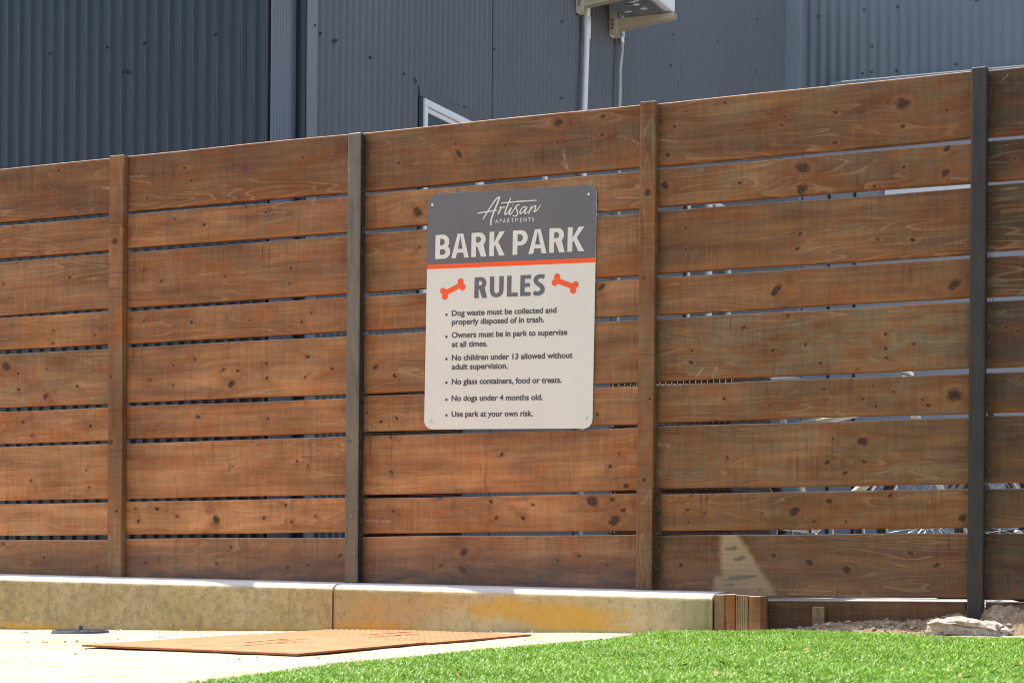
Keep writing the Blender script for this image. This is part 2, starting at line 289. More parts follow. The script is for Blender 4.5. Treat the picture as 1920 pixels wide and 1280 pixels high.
fence = empty('wooden_fence', (0, 0, 0))
tag(fence, 'tall brown fence of horizontal wooden boards with wood and dark steel posts', 'fence')
BI = 0
def board(x0, x1, z0, z1, tone, red, grey, left_stain_shade=0.0, damp=0.0, extra=()):
    """one horizontal board: dense bowed front face, eased edges, closed back"""
    global BI; BI += 1
    step = .005; e = .0028; th = .036
    nx, nz = max(8, int((x1-x0)/step)), max(6, int((z1-z0)/step))
    X, ZZ = np.meshgrid(np.linspace(x0+e, x1-e, nx), np.linspace(z0+e, z1-e, nz))
    X, ZZ = X.ravel(), ZZ.ravel()
    ph = BI*1.7; zm = (z0+z1)/2
    bow = lambda x: .0016*np.sin(x*2.3+ph)+.0008*np.sin(x*7.1+ph*2)
    yoff = random.uniform(-.0015, .0015)
    Y = yoff+.0012*np.sin((ZZ-zm)*14+ph)+.0008*np.sin(X*5+ph)
    zs = ZZ+SLOPE*X+bow(X)
    V = np.stack([X, Y, zs], 1)
    idx = np.arange(nx*nz).reshape(nz, nx)
    F = np.stack([idx[:-1, :-1], idx[:-1, 1:], idx[1:, 1:], idx[1:, :-1]], -1).reshape(-1, 4).tolist()
    loop = list(idx[0, :])+list(idx[1:, -1])+list(idx[-1, -2::-1])+list(idx[-2:0, 0][::-1] if False else idx[1:-1, 0][::-1])
    n0 = len(V); m = len(loop)
    bx_, bz_ = X[loop], ZZ[loop]
    ox = np.where(bx_ < x0+e*1.5, x0, np.where(bx_ > x1-e*1.5, x1, bx_)); oz = np.where(bz_ < z0+e*1.5, z0, np.where(bz_ > z1-e*1.5, z1, bz_))
    r1 = np.stack([ox, V[loop, 1]+e, oz+SLOPE*ox+bow(ox)], 1); r2 = r1.copy(); r2[:, 1] = th
    V = np.vstack([V, r1, r2])
    for k in range(m):
        k2 = (k+1) % m
        F.append((loop[k2], loop[k], n0+k, n0+k2)); F.append((n0+k2, n0+k, n0+m+k, n0+m+k2))
    F.append([n0+m+k for k in range(m)][::-1])
    me = pymesh('board', V, F)
    o = link('board', me, WOOD, fence, True)
    px, pz = V[:, 0], V[:, 2]
    ks = [k for k in KN if x0-.1 < k[0] < x1+.1 and z0-.02 < k[1]-SLOPE*k[0] < z1+.02]+list(extra)
    kd = np.full(len(V), 9.0); halo = np.zeros(len(V)); gzv = pz-SLOPE*px
    for kx, kz, kr in ks:
        asp = random.uniform(.7, 1.4); dz = (pz-kz); dx = (px-kx-random.uniform(-.7, .7)*dz)/asp
        d = np.hypot(dx, dz); kd = np.minimum(kd, d/kr)
        for _ in range(2 if kr > .010 else 1):        # flame-shaped stain leaving the knot on one or two sides
            vx = random.choice((-1, 1))*random.uniform(.3, 1.6); up_ = random.choice((-1, 1)); tt = dz*up_/(kr*(4.4 if kr > .010 else 3.0)); sx = dx-vx*np.abs(dz)
            halo = np.maximum(halo, np.where(tt > -.4, np.exp(-(sx/(kr*(1.7+1.1*np.clip(tt, 0, 2))))**2-(np.clip(tt, 0, 9)/1.1)**2), 0))
        rr = (kr*1.5)**2; gzv = gzv-dz*rr/((dx/2.4)**2+dz**2+rr*.35)
    sc = np.zeros(len(V))
    for s_ in SC: sc = np.maximum(sc, np.clip(1.15-seg_d(px, pz, s_[:4]+(s_[4]*.55+.001,)), 0, 1))
    gr = np.exp(-np.clip(px-x0-.012, 0, 9)/.013)*left_stain_shade
    k = dict(bx=px+BI*3.71, gz=gzv+BI*1.37, bz=pz-SLOPE*px+BI*.83, kd=kd, halo=halo, scuff=sc, stain_shade=gr)
    stk = np.zeros(len(V))
    for _ in range(random.randint(2, 6)):             # dark runs down the face
        cx_ = random.uniform(x0, x1); w_ = random.uniform(.003, .011); ln = random.uniform(.3, 1.1)*(z1-z0); q = (z1-(pz-SLOPE*px))/ln if random.random() < .7 else ((pz-SLOPE*px)-z0)/ln
        stk = np.maximum(stk, np.exp(-((px-cx_-.006*np.sin(pz*40+cx_*9))/w_)**2)*np.clip(1.2-q, 0, 1)*random.uniform(.5, 1))
    k['streak'] = stk
    k['edge'] = np.exp(-np.clip(pz-SLOPE*px-z0, 0, 9)/.016)
    if damp: k['damp'] = np.clip(1.1-(pz-SLOPE*px-.06)/.16, 0, 1)*damp
    sd = poly_sd(px, pz, PATCH); k['patch'] = np.clip(.5+sd/.05, 0, 1) if sd.max() > -.03 else np.zeros(len(V))
    rem = np.zeros(len(V))
    for a, b, c, d_ in REM:
        q = ((px-a)/c)**2+((pz-b-.1*(px-a))/d_)**2
        nn = np.array([mnoise.noise(Vector((u*70, w*110, 1))) if z_ < 3 else 0 for u, w, z_ in zip(px, pz, q)]) if q.min() < 3 else 0
        rem = np.maximum(rem, np.clip((1.15-q+1.1*nn)*3, 0, 1))
    k['remnant'] = rem
    wood_attrs(me, **k); wood_props(o, tone*.93, red*1.15, grey)
    return o
BAYS = [  # x0, x1, rows of (tone, red, grey), left stain and shade, damp
    (-3.05, -1.815, [(.52,.8,.45),(.70,.55,.5),(.66,.5,.8),(.84,.5,.5),(.78,.3,.95),(.92,.9,.25),(.95,.7,.4),(1.18,.2,.5),(.84,.35,.6)], .2, .7),
    (-1.809, -.683, [(.53,1.1,.45),(.76,.6,.45),(.70,.7,.55),(.84,.6,.4),(.92,.25,.6),(1.02,.8,.25),(.98,.5,.35),(1.16,.4,.3),(.90,.35,.55)], .4, .9),
    (-.677, .551, [(.56,.75,.75),(.74,.35,.6),(.68,.6,.65),(.84,.5,.6),(.84,.4,.6),(.90,.45,.55),(.98,.75,.4),(1.14,.6,.3),(.92,.4,.55)], .8, 1.0),
    (.557, 1.773, [(.54,.3,.9),(.64,.3,1.0),(.56,.75,.6),(.66,.65,.6),(.60,.1,1.6),(.68,.5,.9),(.66,.45,1.0),(.66,.75,.6),(.60,.5,.7)], .8, .35),
    (1.779, 4.3, [(.26,.1,1.6),(.30,.1,1.6),(.26,.2,1.5),(.29,.2,1.5),(.30,.1,1.6),(.30,.1,1.6),(.31,.05,1.6),(.34,.05,1.6),(.36,.05,1.6)], 1.2, .2)]
for bi, (x0, x1, rows, lg, dm) in enumerate(BAYS):
    z = TOP
    for ri, (a, b, c) in enumerate(rows):
        h = WIDE if ri % 2 == 0 else NARROW
        j0, j1 = random.uniform(-.002, .002), random.uniform(-.002, .002) if ri else 0
        board(x0, x1, z-h+j0, z+j1, a*1.0, b, c, lg, dm if ri == 8 else 0.0)
        z -= h+GAP

def wood_box(name, x0, x1, y0, y1, z0, z1, axis, parent=None, bev=.003, tone=1, red=.5, grey=.5, seed=0.0, knots=(), damp=0.0, topf=None):
    bm = bmesh.new(); n = max(2, int((z1-z0)/.02)) if axis == 'z' else 2
    add_box(bm, x0, x1, y0, y1, z0, z1, bev, 2)
    if axis == 'z' and z1-z0 > .3:
        for i in range(1, 120):
            zz = z0+(z1-z0)*i/120
            bmesh.ops.bisect_plane(bm, geom=bm.verts[:]+bm.edges[:]+bm.faces[:], plane_co=(0, 0, zz), plane_no=(0, 0, 1))
        for i in range(1, 10):
            xx = x0+(x1-x0)*i/10
            bmesh.ops.bisect_plane(bm, geom=bm.verts[:]+bm.edges[:]+bm.faces[:], plane_co=(xx, 0, 0), plane_no=(1, 0, 0))
        for v in bm.verts:                        # slight bow and uneven arrises
            v.co.x += .002*math.sin(v.co.z*2.1+seed)+.0008*mnoise.noise(Vector((v.co.z*14, seed, v.co.x*40)))
    o = bmobj(name, bm, WOOD, parent); me = o.data
    co = np.array([v.co for v in me.vertices])
    al = co[:, 2] if axis == 'z' else co[:, 0]; ac = co[:, 0]+co[:, 1] if axis == 'z' else co[:, 2]+co[:, 1]
    kd = np.full(len(co), 9.0); halo = np.zeros(len(co)); g2 = ac.copy()
    for ka, kc, kr in knots:
        da, dc = al-ka, co[:, 0]-kc; kd = np.minimum(kd, np.hypot(da, dc)/kr); halo = np.maximum(halo, np.exp(-(da/(kr*3.5))**2-(dc/(kr*2.2))**2))
        g2 = g2-dc*(kr*1.5)**2/((da/2.4)**2+dc**2+kr*kr)
    k = dict(bx=al+seed*3.1, gz=g2+seed*1.9, bz=ac*.5+seed, kd=kd, halo=halo)
    if damp: k['damp'] = np.clip(1-(co[:, 2]-z0)/.1, 0, 1)*damp
    wood_attrs(me, **k); wood_props(o, tone, red, grey)
    return o
def steel_material():
    t = NT('painted_steel_post'); P = t.pos(); s = t.sep(P)
    n = t.noise(t.scale(P, 14, 14, 5), 1, 5, .65); n2 = t.noise(P, 55, 4, .7); hz = t.attr('rust', 'OBJECT')
    c = t.mix(t.step(n, .35, .65), (.092, .076, .054), (.135, .112, .078))
    low = t.math('MULTIPLY', t.step(s[2], .75, -.05), t.step(n, .40, .58))
    c = t.mix(t.math('MULTIPLY', low, hz), c, (.150, .085, .035))
    st = t.math('MULTIPLY', t.step(t.noise(t.scale(P, 45, 45, 4), 1, 4, .7), .52, .64), .55)
    c = t.mix(st, c, (.060, .040, .022))
    c = t.mix(t.math('MULTIPLY', t.step(t.noise(t.scale(P, 22, 22, 9), 1, 5, .7), .56, .64), .5), c, (.150, .080, .032))
    c = t.mix(t.step(n2, .66, .72), c, (.22, .19, .15))
    c = t.mul(c, t.attr('tone', 'OBJECT'))
    t.bump(n2, .15, .001)
    return t.out(c, .55, 0, .4)
STEEL = steel_material(); SIDE_SHADE = simple('grimy_side_shade', (.030, .027, .022), .7, 0, .3, .4, 40)  # shade and grime on the posts' right sides, painted near-black
fz = lambda X: TOP+SLOPE*X
# wooden battens (posts over the board joints) and square steel posts
xa, xb = at_y(203, 600, -.038)[0], at_y(230, 600, -.038)[0]
wood_box('post', xa, xb, -.038, -.0035, .046, at_y(217, 291, -.038)[2], 'z', fence, .004, .58, 1.0, .9, 1.3, [(.62, xa+.02, .014), (.90, xa+.015, .012), (1.47, xa+.03, .016), (.33, xa+.05, .009), (1.75, xa+.03, .008)], .5)
xc, xd = at_y(1196, 600, -.040)[0], at_y(1226, 600, -.040)[0]
wood_box('post', xc, xd, -.040, -.0035, .035, at_y(1211, 190, -.04)[2], 'z', fence, .004, .56, .9, 1.1, 5.2, [(1.52, xc+.035, .016), (1.2, xc+.02, .01), (.75, xc+.05, .009), (.45, xc+.03, .009)], .3)
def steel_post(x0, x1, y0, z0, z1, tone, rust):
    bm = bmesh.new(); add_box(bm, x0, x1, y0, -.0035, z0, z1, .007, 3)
    o = bmobj('post', bm, STEEL, fence); o['tone'] = tone; o['rust'] = rust; o.data.materials.append(SIDE_SHADE)
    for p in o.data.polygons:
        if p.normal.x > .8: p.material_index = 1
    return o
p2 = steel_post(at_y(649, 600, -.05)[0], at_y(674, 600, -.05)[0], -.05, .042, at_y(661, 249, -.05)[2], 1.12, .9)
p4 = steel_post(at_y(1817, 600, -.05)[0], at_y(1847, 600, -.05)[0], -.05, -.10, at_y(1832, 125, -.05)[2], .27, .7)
p2['label'] = 'grey brown steel post with rusty foot'; p4['label'] = 'dark steel post set in rubble'
PENCIL = simple('pencil_lead', (.022, .020, .018), .7)
for body_, y_ in (("16'", 822.5), ('ASD', 829.5)):
    cu = bpy.data.curves.new('pencil', 'FONT'); cu.body = body_; cu.size = .016; ob_ = bpy.data.objects.new('pencil', cu); COL.objects.link(ob_); bpy.context.view_layer.update()
    me_ = bpy.data.meshes.new_from_object(ob_.evaluated_get(bpy.context.evaluated_depsgraph_get())); bpy.data.objects.remove(ob_); q_ = at_y(648.5, y_, -.0503)
    for v in me_.vertices: v.co = (q_[0]+v.co.x, -.0503, q_[2]+v.co.y)
    me_.name = 'pencil_mark'; pm_ = bpy.data.objects.new('pencil_mark', me_); COL.objects.link(pm_); me_.materials.append(PENCIL); pm_.parent = p2
P4X = (at_y(1817, 600, -.05)[0]+at_y(1847, 600, -.05)[0])/2
# pencil scribble on the steel post
k1 = wood_box('kickboard', 1.005, P4X-.033, -.046, -.008, -.16, .0065, 'x', fence, .004, .33, .9, .3, 8.1)
k2 = wood_box('kickboard', P4X+.036, 4.3, -.046, -.008, -.16, .0065, 'x', fence, .004, .26, .4, .9, 9.4)
for k_ in (k1, k2):
    for v in k_.data.vertices: v.co.z += SLOPE*(v.co.x-1.0)

# dry litter and cobwebs caught in the corner right of three posts
LITTER = simple('dry_litter', (.085, .062, .030), .9, 0, .1, .5, 60)
def litter(x, y0, za, zb, n, spread, label):
    bm = bmesh.new()
    for i in range(n):
        z = za+(zb-za)*random.random(); p = Vector((x+abs(random.gauss(0, spread)), random.uniform(y0, -.004), z)); d = Vector((random.gauss(.1, .5), random.gauss(0, .35), random.gauss(-.3, 1))).normalized()
        L_ = random.uniform(.006, .028); k = Vector((random.gauss(0, 1), random.gauss(0, .5), random.gauss(0, 1)))*L_*.3
        add_tube(bm, [p, p+d*L_*.5+k, p+d*L_], [.0006, .0009, .0005], 4, False)
    o = bmobj('dry_litter', bm, LITTER); tag(o, label, 'plant litter', kind='stuff'); return o
litter(xd+.001, -.036, .05, 1.8, 150, .005, 'dry litter and cobweb caught along the right side of the wooden post by the sign')
litter(xd+.002, -.036, .06, .42, 520, .010, 'thick tuft of dry brown litter at the foot of the wooden post by the sign')
litter(at_y(674, 600, -.05)[0]+.001, -.045, .06, 1.8, 300, .005, 'thin dark litter along the right side of the grey brown steel post')
litter(P4X+.031, -.045, -.02, 1.86, 600, .009, 'dark litter and cobwebs along the right side of the dark steel post')

# ------------------------------------------------------------------ concrete kerb wall in two pours
def curb_material():
    t = NT('stained_concrete'); P = t.pos()
    n1 = t.noise(P, 9, 7, .68); n2 = t.noise(P, 38, 6, .75); n3 = t.noise(P, 2.2, 4, .6); n4 = t.noise(t.scale(P, 5, 5, 1.2), 1, 4, .6)
    och, moss = t.attr('ochre'), t.attr('moss')
    c = t.mix(t.step(n3, .38, .62), (.372, .285, .118), (.480, .385, .205))
    c = t.mix(t.math('MULTIPLY', t.step(t.math('ADD', n2, t.math('MULTIPLY', moss, .16)), .50, .68), .56), c, (.165, .132, .064))
    c = t.mix(t.math('MULTIPLY', t.step(t.math('ADD', n1, t.math('MULTIPLY', moss, .14)), .50, .70), .42), c, (.215, .170, .090))
    om = t.step(t.math('ADD', och, t.math('MULTIPLY', t.math('SUBTRACT', n1, .5), 1.5)), .15, .90)
    pit = t.noise(P, 130, 3, .6); c = t.mix(t.math('MULTIPLY', t.step(pit, .60, .68), .55), c, (.150, .120, .070))
    run = t.noise(t.scale(P, 30, 30, 2.5), 1, 4, .6); c = t.mix(t.math('MULTIPLY', t.step(run, .54, .68), .35), c, (.200, .155, .075))
    c = t.mix(t.math('MULTIPLY', om, .66), c, (.56, .300, .018))
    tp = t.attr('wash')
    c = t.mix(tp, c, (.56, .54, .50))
    t.bump(t.math('ADD', n2, t.math('MULTIPLY', n1, 1.5)), .35, .004)
    return t.out(c, .9, 0, .2)
CURB = curb_material()
def top_z(x): return .051-.0066*(x+2.3)
def curb(x0, x1, label):
    nx = int((x1-x0)/.012); prof = []
    xs = np.linspace(x0, x1, nx)
    # profile from foot of the face up to the back of the ledge: (y, kind, t)
    ts = np.linspace(0, 1, 16)
    V = []; och = []; moss = []; wash = []
    blobs = [(at_y(x, y, -.17)[0], at_y(x, y, -.17)[2], a, b, w) for x, y, a, b, w in [(955,1140,.06,.034,1.3),(1040,1158,.11,.034,1.5),(1090,1160,.08,.026,1.2),(905,1145,.035,.034,1.0),(935,1128,.02,.015,.8),(20,1172,.16,.018,.75),(80,1176,.14,.014,.9),(700,1174,.25,.014,.75),(580,1130,.03,.02,.5),(700,1145,.14,.07,.42),(820,1125,.14,.06,.40),(980,1140,.22,.06,.45),(1100,1150,.18,.05,.45),(400,1180,.35,.010,.85),(1150,1176,.25,.008,.6),(1298,1122,.006,.005,.9),(1180,1150,.02,.015,.5),(500,1176,.15,.01,.5)]]
    for x in xs:
        gzb = gz(x)-.02; tz = top_z(x); wob = .003*mnoise.noise(Vector((x*3, 0, 0)))
        pr = [(-.172-.002*(1-t_)+wob+.0012*mnoise.noise(Vector((x*20, t_*6, 1))), gzb+(tz-.021-gzb)*t_, 0) for t_ in ts]
        cz = tz-.021
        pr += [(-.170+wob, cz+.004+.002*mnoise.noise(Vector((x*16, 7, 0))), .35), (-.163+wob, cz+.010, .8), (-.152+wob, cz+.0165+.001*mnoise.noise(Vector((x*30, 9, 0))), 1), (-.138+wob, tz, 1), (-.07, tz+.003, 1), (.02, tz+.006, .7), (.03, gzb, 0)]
        for y, z, w in pr:
            V.append((x, y, z)); wash.append(w)
            o_ = 0
            for bx_, bz_, a, b, wt in blobs: o_ += wt*math.exp(-((x-bx_)/a)**2-((z-bz_)/b)**2)
            och.append(min(o_, 1.3)); moss.append(.42 if x < -1.55 else (.34 if x < -.7 else -.1))
    npf = len(pr); F = [(i*npf+j, (i+1)*npf+j, (i+1)*npf+j+1, i*npf+j+1) for i in range(nx-1) for j in range(npf-1)]
    F += [tuple(range(npf))[::-1], tuple((nx-1)*npf+j for j in range(npf))]
    me = pymesh('concrete_curb', V, F); o = link('concrete_curb', me, CURB, None, True)
    set_attr(me, 'ochre', och); set_attr(me, 'moss', moss); set_attr(me, 'wash', wash)
    me.polygons[-1].use_smooth = me.polygons[-2].use_smooth = False
    tag(o, label, 'curb', 'poured concrete curb along the fence foot'); return o
JX = at_y(624, 1140, -.172)[0]; CX = at_y(1335, 1150, -.17)[0]
curb(-3.4, JX-.004, 'long low concrete curb with dark mossy stains, left of the vertical joint')
curb(JX+.004, CX, 'low concrete curb with bright ochre stain, between joint and timber blocks')

# ------------------------------------------------------------------ timber blocks at the curb end, stake
def timber(name, pxs, y0, y1, ztop, tone, red, grey, label, seed, cat='timber block', group='short timber blocks standing at the curb end'):
    xa_, xb_ = at_y(pxs[0], 1150, y0)[0], at_y(pxs[1], 1150, y0)[0]
    o = wood_box(name, xa_, xb_, y0, y1, gz(xa_)-.03, ztop, 'z', None, .003, tone, red, grey, seed)
    tag(o, label, cat, group); return o
timber('timber_block', (1339, 1358), -.165, -.075, .028, 1.0, 1.4, 1.2, 'upright timber block with flaking pale paint, touching the concrete curb end', 11.0)
timber('timber_block', (1359, 1378), -.160, -.075, .030, 1.0, 2.6, 0, 'plain reddish timber block, second from the concrete curb end', 12.0)
bm = bmesh.new(); xa_, xb_ = at_y(1379, 1150, -.16)[0], at_y(1402, 1150, -.16)[0]
for i in range(7):
    w_ = (xb_-xa_)/7; add_box(bm, xa_+i*w_+.0007, xa_+(i+1)*w_-.0007, -.160, -.148, gz(xa_)-.03, .027, .0014)
add_box(bm, xa_, xb_, -.1495, -.075, gz(xa_)-.03, .026, .002)
o = bmobj('timber_block', bm, WOOD, None); co = np.array([v.co for v in o.data.vertices])
wood_attrs(o.data, bx=co[:, 2]+33, gz=co[:, 0]*1.2+co[:, 1]+7, bz=co[:, 0]); wood_props(o, 1.15, .2, 1.8)
tag(o, 'pale grooved decking offcut standing between two reddish timber blocks', 'timber block', 'short timber blocks standing at the curb end')
timber('timber_block', (1403, 1426), -.158, -.06, .024, .80, 1.4, .5, 'brown white-scuffed timber block, last before the low dark kickboard', 14.0)
xs_, xe_ = at_y(1523, 1150, -.075)[0], at_y(1545, 1150, -.075)[0]
o = wood_box('wooden_stake', xs_, xe_, -.078, -.0475, gz(xs_)-.05, at_y(1533, 1137, -.078)[2], 'z', None, .003, .72, .0, 2.2, 15.0)
tag(o, 'short weathered wooden stake standing against the dark kickboard', 'stake')

# ------------------------------------------------------------------ soil, gravel, broken footing at the dark post
def soil_h(x, y):
    h = -.006+.022*math.exp(-((x-1.32)/.14)**2-((y+.10)/.06)**2)+.026*math.exp(-((x-1.5)/.14)**2-((y+.09)/.06)**2)
    h += .085*math.exp(-((x-P4X-.02)/.17)**2-((y+.045)/.075)**2)+.045*math.exp(-((x-P4X-.18)/.16)**2-((y+.10)/.07)**2)
    if y < -.035: h *= 1-.88*math.exp(-((x-P4X)/.045)**2)*min(1, (-.035-y)/.02)*max(0, min(1, (y+.19)/.06))
    h += .020*max(0, 1-abs(y+.10)/.12)*(1 if x > 1.1 else 0)
    k = max(0, min(1, (x-1.02)/.08))*max(0, min(1, (y+.36)/.10))
    r_ = .012*mnoise.noise(Vector((x*22, y*22, 0)))+.007*mnoise.noise(Vector((x*55, y*55, 4)))+.0045*mnoise.noise(Vector((x*130, y*130, 8)))
    return gz(x)-.012+k*(h+.012+r_*(.5+6*max(h, 0)))
t = NT('rubbly_soil'); P = t.pos(); n1 = t.noise(P, 25, 6, .7); n2 = t.noise(P, 110, 4, .7)
c = t.mix(t.step(n1, .36, .64), (.150, .100, .058), (.340, .240, .145)); c = t.mix(t.step(n2, .56, .68), c, (.42, .35, .27)); c = t.mix(t.step(n2, .42, .32), c, (.07, .05, .03))
t.bump(t.math('ADD', n1, n2), .8, .006); SOIL = t.out(c, .95, 0, .1)
soil = sheet('soil', 1.0, 2.7, -.40, -.02, 300, 76, soil_h, SOIL); tag(soil, kind='structure')
def rock_bm(bm, c, r_, seed, sub=2, flat=.7):
    res = bmesh.ops.create_icosphere(bm, subdivisions=sub, radius=1)
    a = random.uniform(0, 6)
    for v in res['verts']:
        n = v.co.normalized(); k = 1+.35*mnoise.noise(n*1.3+Vector((seed, 0, 0)))+.18*mnoise.noise(n*3.1+Vector((0, seed, 0)))
        q = Vector((n.x*k*1.15, n.y*k*.9, n.z*k*flat)); q.rotate(Matrix.Rotation(a, 3, 'Z')); v.co = Vector(c)+q*r_
t = NT('pebble_stone'); P = t.pos(); n1 = t.noise(P, 30, 4); c = t.mix(t.n('ShaderNodeNewGeometry').outputs['Random Per Island'], (.14, .11, .085), (.38, .32, .25)); c = t.mix(t.step(n1, .5, .7), c, (.30, .26, .22)); t.bump(n1, .4, .003); PEB = t.out(c, .9, 0, .2)
bm = bmesh.new()
for i in range(520):
    x = random.choice([random.uniform(1.12, 1.75), random.gauss(P4X, .2), random.uniform(1.15, 2.4)]); y = random.gauss(-.13, .06)
    if not(-.33 < y < -.055) or not 1.08 < x < 2.6: continue
    r_ = random.choice([.002, .002, .003, .003, .004, .005, .006, .009])*random.uniform(.8, 1.2); rock_bm(bm, (x, y, soil_h(x, y)+r_*.25), r_, i*.77, 1)
o = bmobj('gravel', bm, PEB, None, False); tag(o, 'loose gravel and crumbs of concrete on the soil by the dark post', 'gravel', kind='stuff')
bm = bmesh.new()
for i in range(260):
    if i < 150: x, y = random.uniform(-2.6, .8), -.178-abs(random.gauss(0, .02))
    else: x, y = random.uniform(-2.4, .6), random.uniform(-2.2, -.2)
    r_ = random.choice([.0015, .002, .002, .003, .004, .005])*random.uniform(.8, 1.3); rock_bm(bm, (x, y, path_z(x, y)+r_*.4), r_, i*.53, 1)
t = NT('sand_crumb'); o = bmobj('pebbles', bm, t.out(t.mix(t.n('ShaderNodeNewGeometry').outputs['Random Per Island'], (.16, .10, .06), (.55, .46, .34)), .9), None); tag(o, 'tiny stones and crumbs scattered on the pale sand along the curb', 'gravel', kind='stuff')
def chunk_material():
    t = NT('broken_concrete'); P = t.pos(); n1 = t.noise(P, 45, 6, .7); n2 = t.noise(P, 140, 4, .7); up = t.sep(t.n('ShaderNodeNewGeometry').outputs['Normal'])[2]
    c = t.mix(t.step(n1, .4, .62), (.36, .29, .20), (.60, .56, .50)); c = t.mix(t.step(n2, .42, .34), c, (.09, .075, .06))
    t.bump(t.math('ADD', n1, n2), .9, .008); return t.out(c, .95, 0, .2)
CHUNK = chunk_material()
bm = bmesh.new()
cx0, cx1 = at_y(1742, 1170, -.2)[0], at_y(1895, 1180, -.2)[0]
res = bmesh.ops.create_icosphere(bm, subdivisions=6, radius=1); ccx = (cx0+cx1)/2; hw = (cx1-cx0)/2
for v in res['verts']:
    n = v.co.normalized(); q = Vector((np.sign(n.x)*abs(n.x)**.7*hw, np.sign(n.y)*abs(n.y)**.7*.085, np.sign(n.z)*abs(n.z)**.55*.036))
    k = 1+.22*mnoise.noise(n*2.0)+.08*mnoise.noise(n*6)
    q *= k
    if n.z < .2 and n.y < 0: q.y *= .78+.16*mnoise.noise(Vector((n.x*3.3, 0, 3)))          # undercut
    q += Vector((mnoise.noise(q*45), mnoise.noise(q*45+Vector((5, 0, 0))), mnoise.noise(q*45+Vector((0, 7, 0)))))*.006+Vector((0, 0, mnoise.noise(q*110)))*.0035
    q.z -= .10*(q.x/hw)**2*.12+.012*(q.x/hw)
    v.co = q+Vector((ccx, -.205, gz(ccx)+.022))
o = bmobj('concrete_chunk', bm, CHUNK, None, True); tag(o, 'jagged pale chunk of broken concrete lying before the dark steel post', 'rubble')

# ------------------------------------------------------------------ sign
SC_ = np.array([at_y(957, 586, -.008)[0], 0, at_y(957, 578, -.008)[2]])
P_TL, P_TR, P_BR, P_BL = at_y(800, 364, -.008), at_y(1116.5, 346.5, -.008), at_y(1113.5, 802.5, -.008), at_y(798, 805, -.008)
ctr = (P_TL+P_TR+P_BR+P_BL)/4; SW = ((P_TR[0]-P_TL[0])+(P_BR[0]-P_BL[0]))/2; SH = ((P_TL[2]-P_BL[2])+(P_TR[2]-P_BR[2]))/2
ANG = (math.atan2(P_TR[2]-P_TL[2], SW)+math.atan2(P_BR[2]-P_BL[2], SW))/2
sign = empty('rules_sign', (ctr[0], -.0045, ctr[2])); sign.rotation_euler = (0, -ANG, 0)
tag(sign, 'tall grey and cream dog park rules sign screwed to the fence boards', 'sign')
def sloc(x, y):                       # photo pixel -> sign's own (u right, v up) metres
    p = at_y(x, y, -.008)-ctr; c_, s_ = math.cos(ANG), math.sin(ANG); return (p[0]*c_+p[2]*s_, -p[0]*s_+p[2]*c_)
def spart(name, me, mat):
    o = bpy.data.objects.new(name, me); COL.objects.link(o); o.parent = sign
    if mat: me.materials.append(mat)
    return o
def flat_poly_mesh(name, loops, y0, y1):
    """extruded outlines in the sign plane; loops: list of convex or simple outlines"""
    bm = bmesh.new()
    for lp in loops:
        vs = [bm.verts.new((u, y0, v)) for u, v in lp]; f = bm.faces.new(vs)
        if y1 != y0:
            r_ = bmesh.ops.extrude_face_region(bm, geom=[f]); vv = [g_ for g_ in r_['geom'] if isinstance(g_, bmesh.types.BMVert)]
            for v in vv: v.co.y = y1
    bmesh.ops.recalc_face_normals(bm, faces=bm.faces); me = bpy.data.meshes.new(name); bm.to_mesh(me); bm.free(); return me
def rrect(x0, x1, z0, z1, r0, r1, n=8):   # r0 lower corners, r1 upper corners
    out = []
    for cx, cz, r_, a0 in ((x1, z0, r0, -90), (x1, z1, r1, 0), (x0, z1, r1, 90), (x0, z0, r0, 180)):
        if r_ == 0: out.append((cx, cz)); continue
        ox, oz = cx+(-r_ if cx == x1 else r_), cz+(r_ if cz == z0 else -r_)
        for i in range(n+1):
            a = R(a0+90*i/n); out.append((ox+r_*math.cos(a), oz+r_*math.sin(a)))
    return out
def paint(name, col, rough=.45):
    return simple(name, col, rough, 0, .4, .04, 3)
CREAM, GREYP, ORANGE, INK = paint('sign_cream', (.63, .595, .505)), paint('sign_grey', (.118, .110, .108)), paint('sign_orange', (.80, .085, .006)), paint('sign_ink', (.075, .068, .066))
hw_, hh = SW/2, SH/2; vst0 = hh-.3000*SH; vst1 = hh-.3190*SH; rc = .036
me = flat_poly_mesh('sign_panel', [rrect(-hw_, hw_, -hh, hh, rc, rc)], 0, -.0035); o = spart('sign_panel', me, CREAM)
mod = o.modifiers.new('edge', 'BEVEL'); mod.width = .0008; mod.segments = 2; mod.limit_method = 'ANGLE'
spart('header_band', flat_poly_mesh('header_band', [rrect(-hw_+.0006, hw_-.0006, vst0, hh-.0006, 0, rc)], -.0034, -.0040), GREYP)
spart('stripe', flat_poly_mesh('stripe', [rrect(-hw_+.0006, hw_-.0006, vst1, vst0, 0, 0)], -.0034, -.0041), ORANGE)
def text_mesh(body, bold, name):
    cu = bpy.data.curves.new(name, 'FONT'); cu.body = body; cu.size = 1; cu.offset = bold; cu.resolution_u = 5
    ob = bpy.data.objects.new(name, cu); COL.objects.link(ob); bpy.context.view_layer.update()
    me = bpy.data.meshes.new_from_object(ob.evaluated_get(bpy.context.evaluated_depsgraph_get())); bpy.data.objects.remove(ob)
    co = np.array([v.co[:] for v in me.vertices]); return me, co
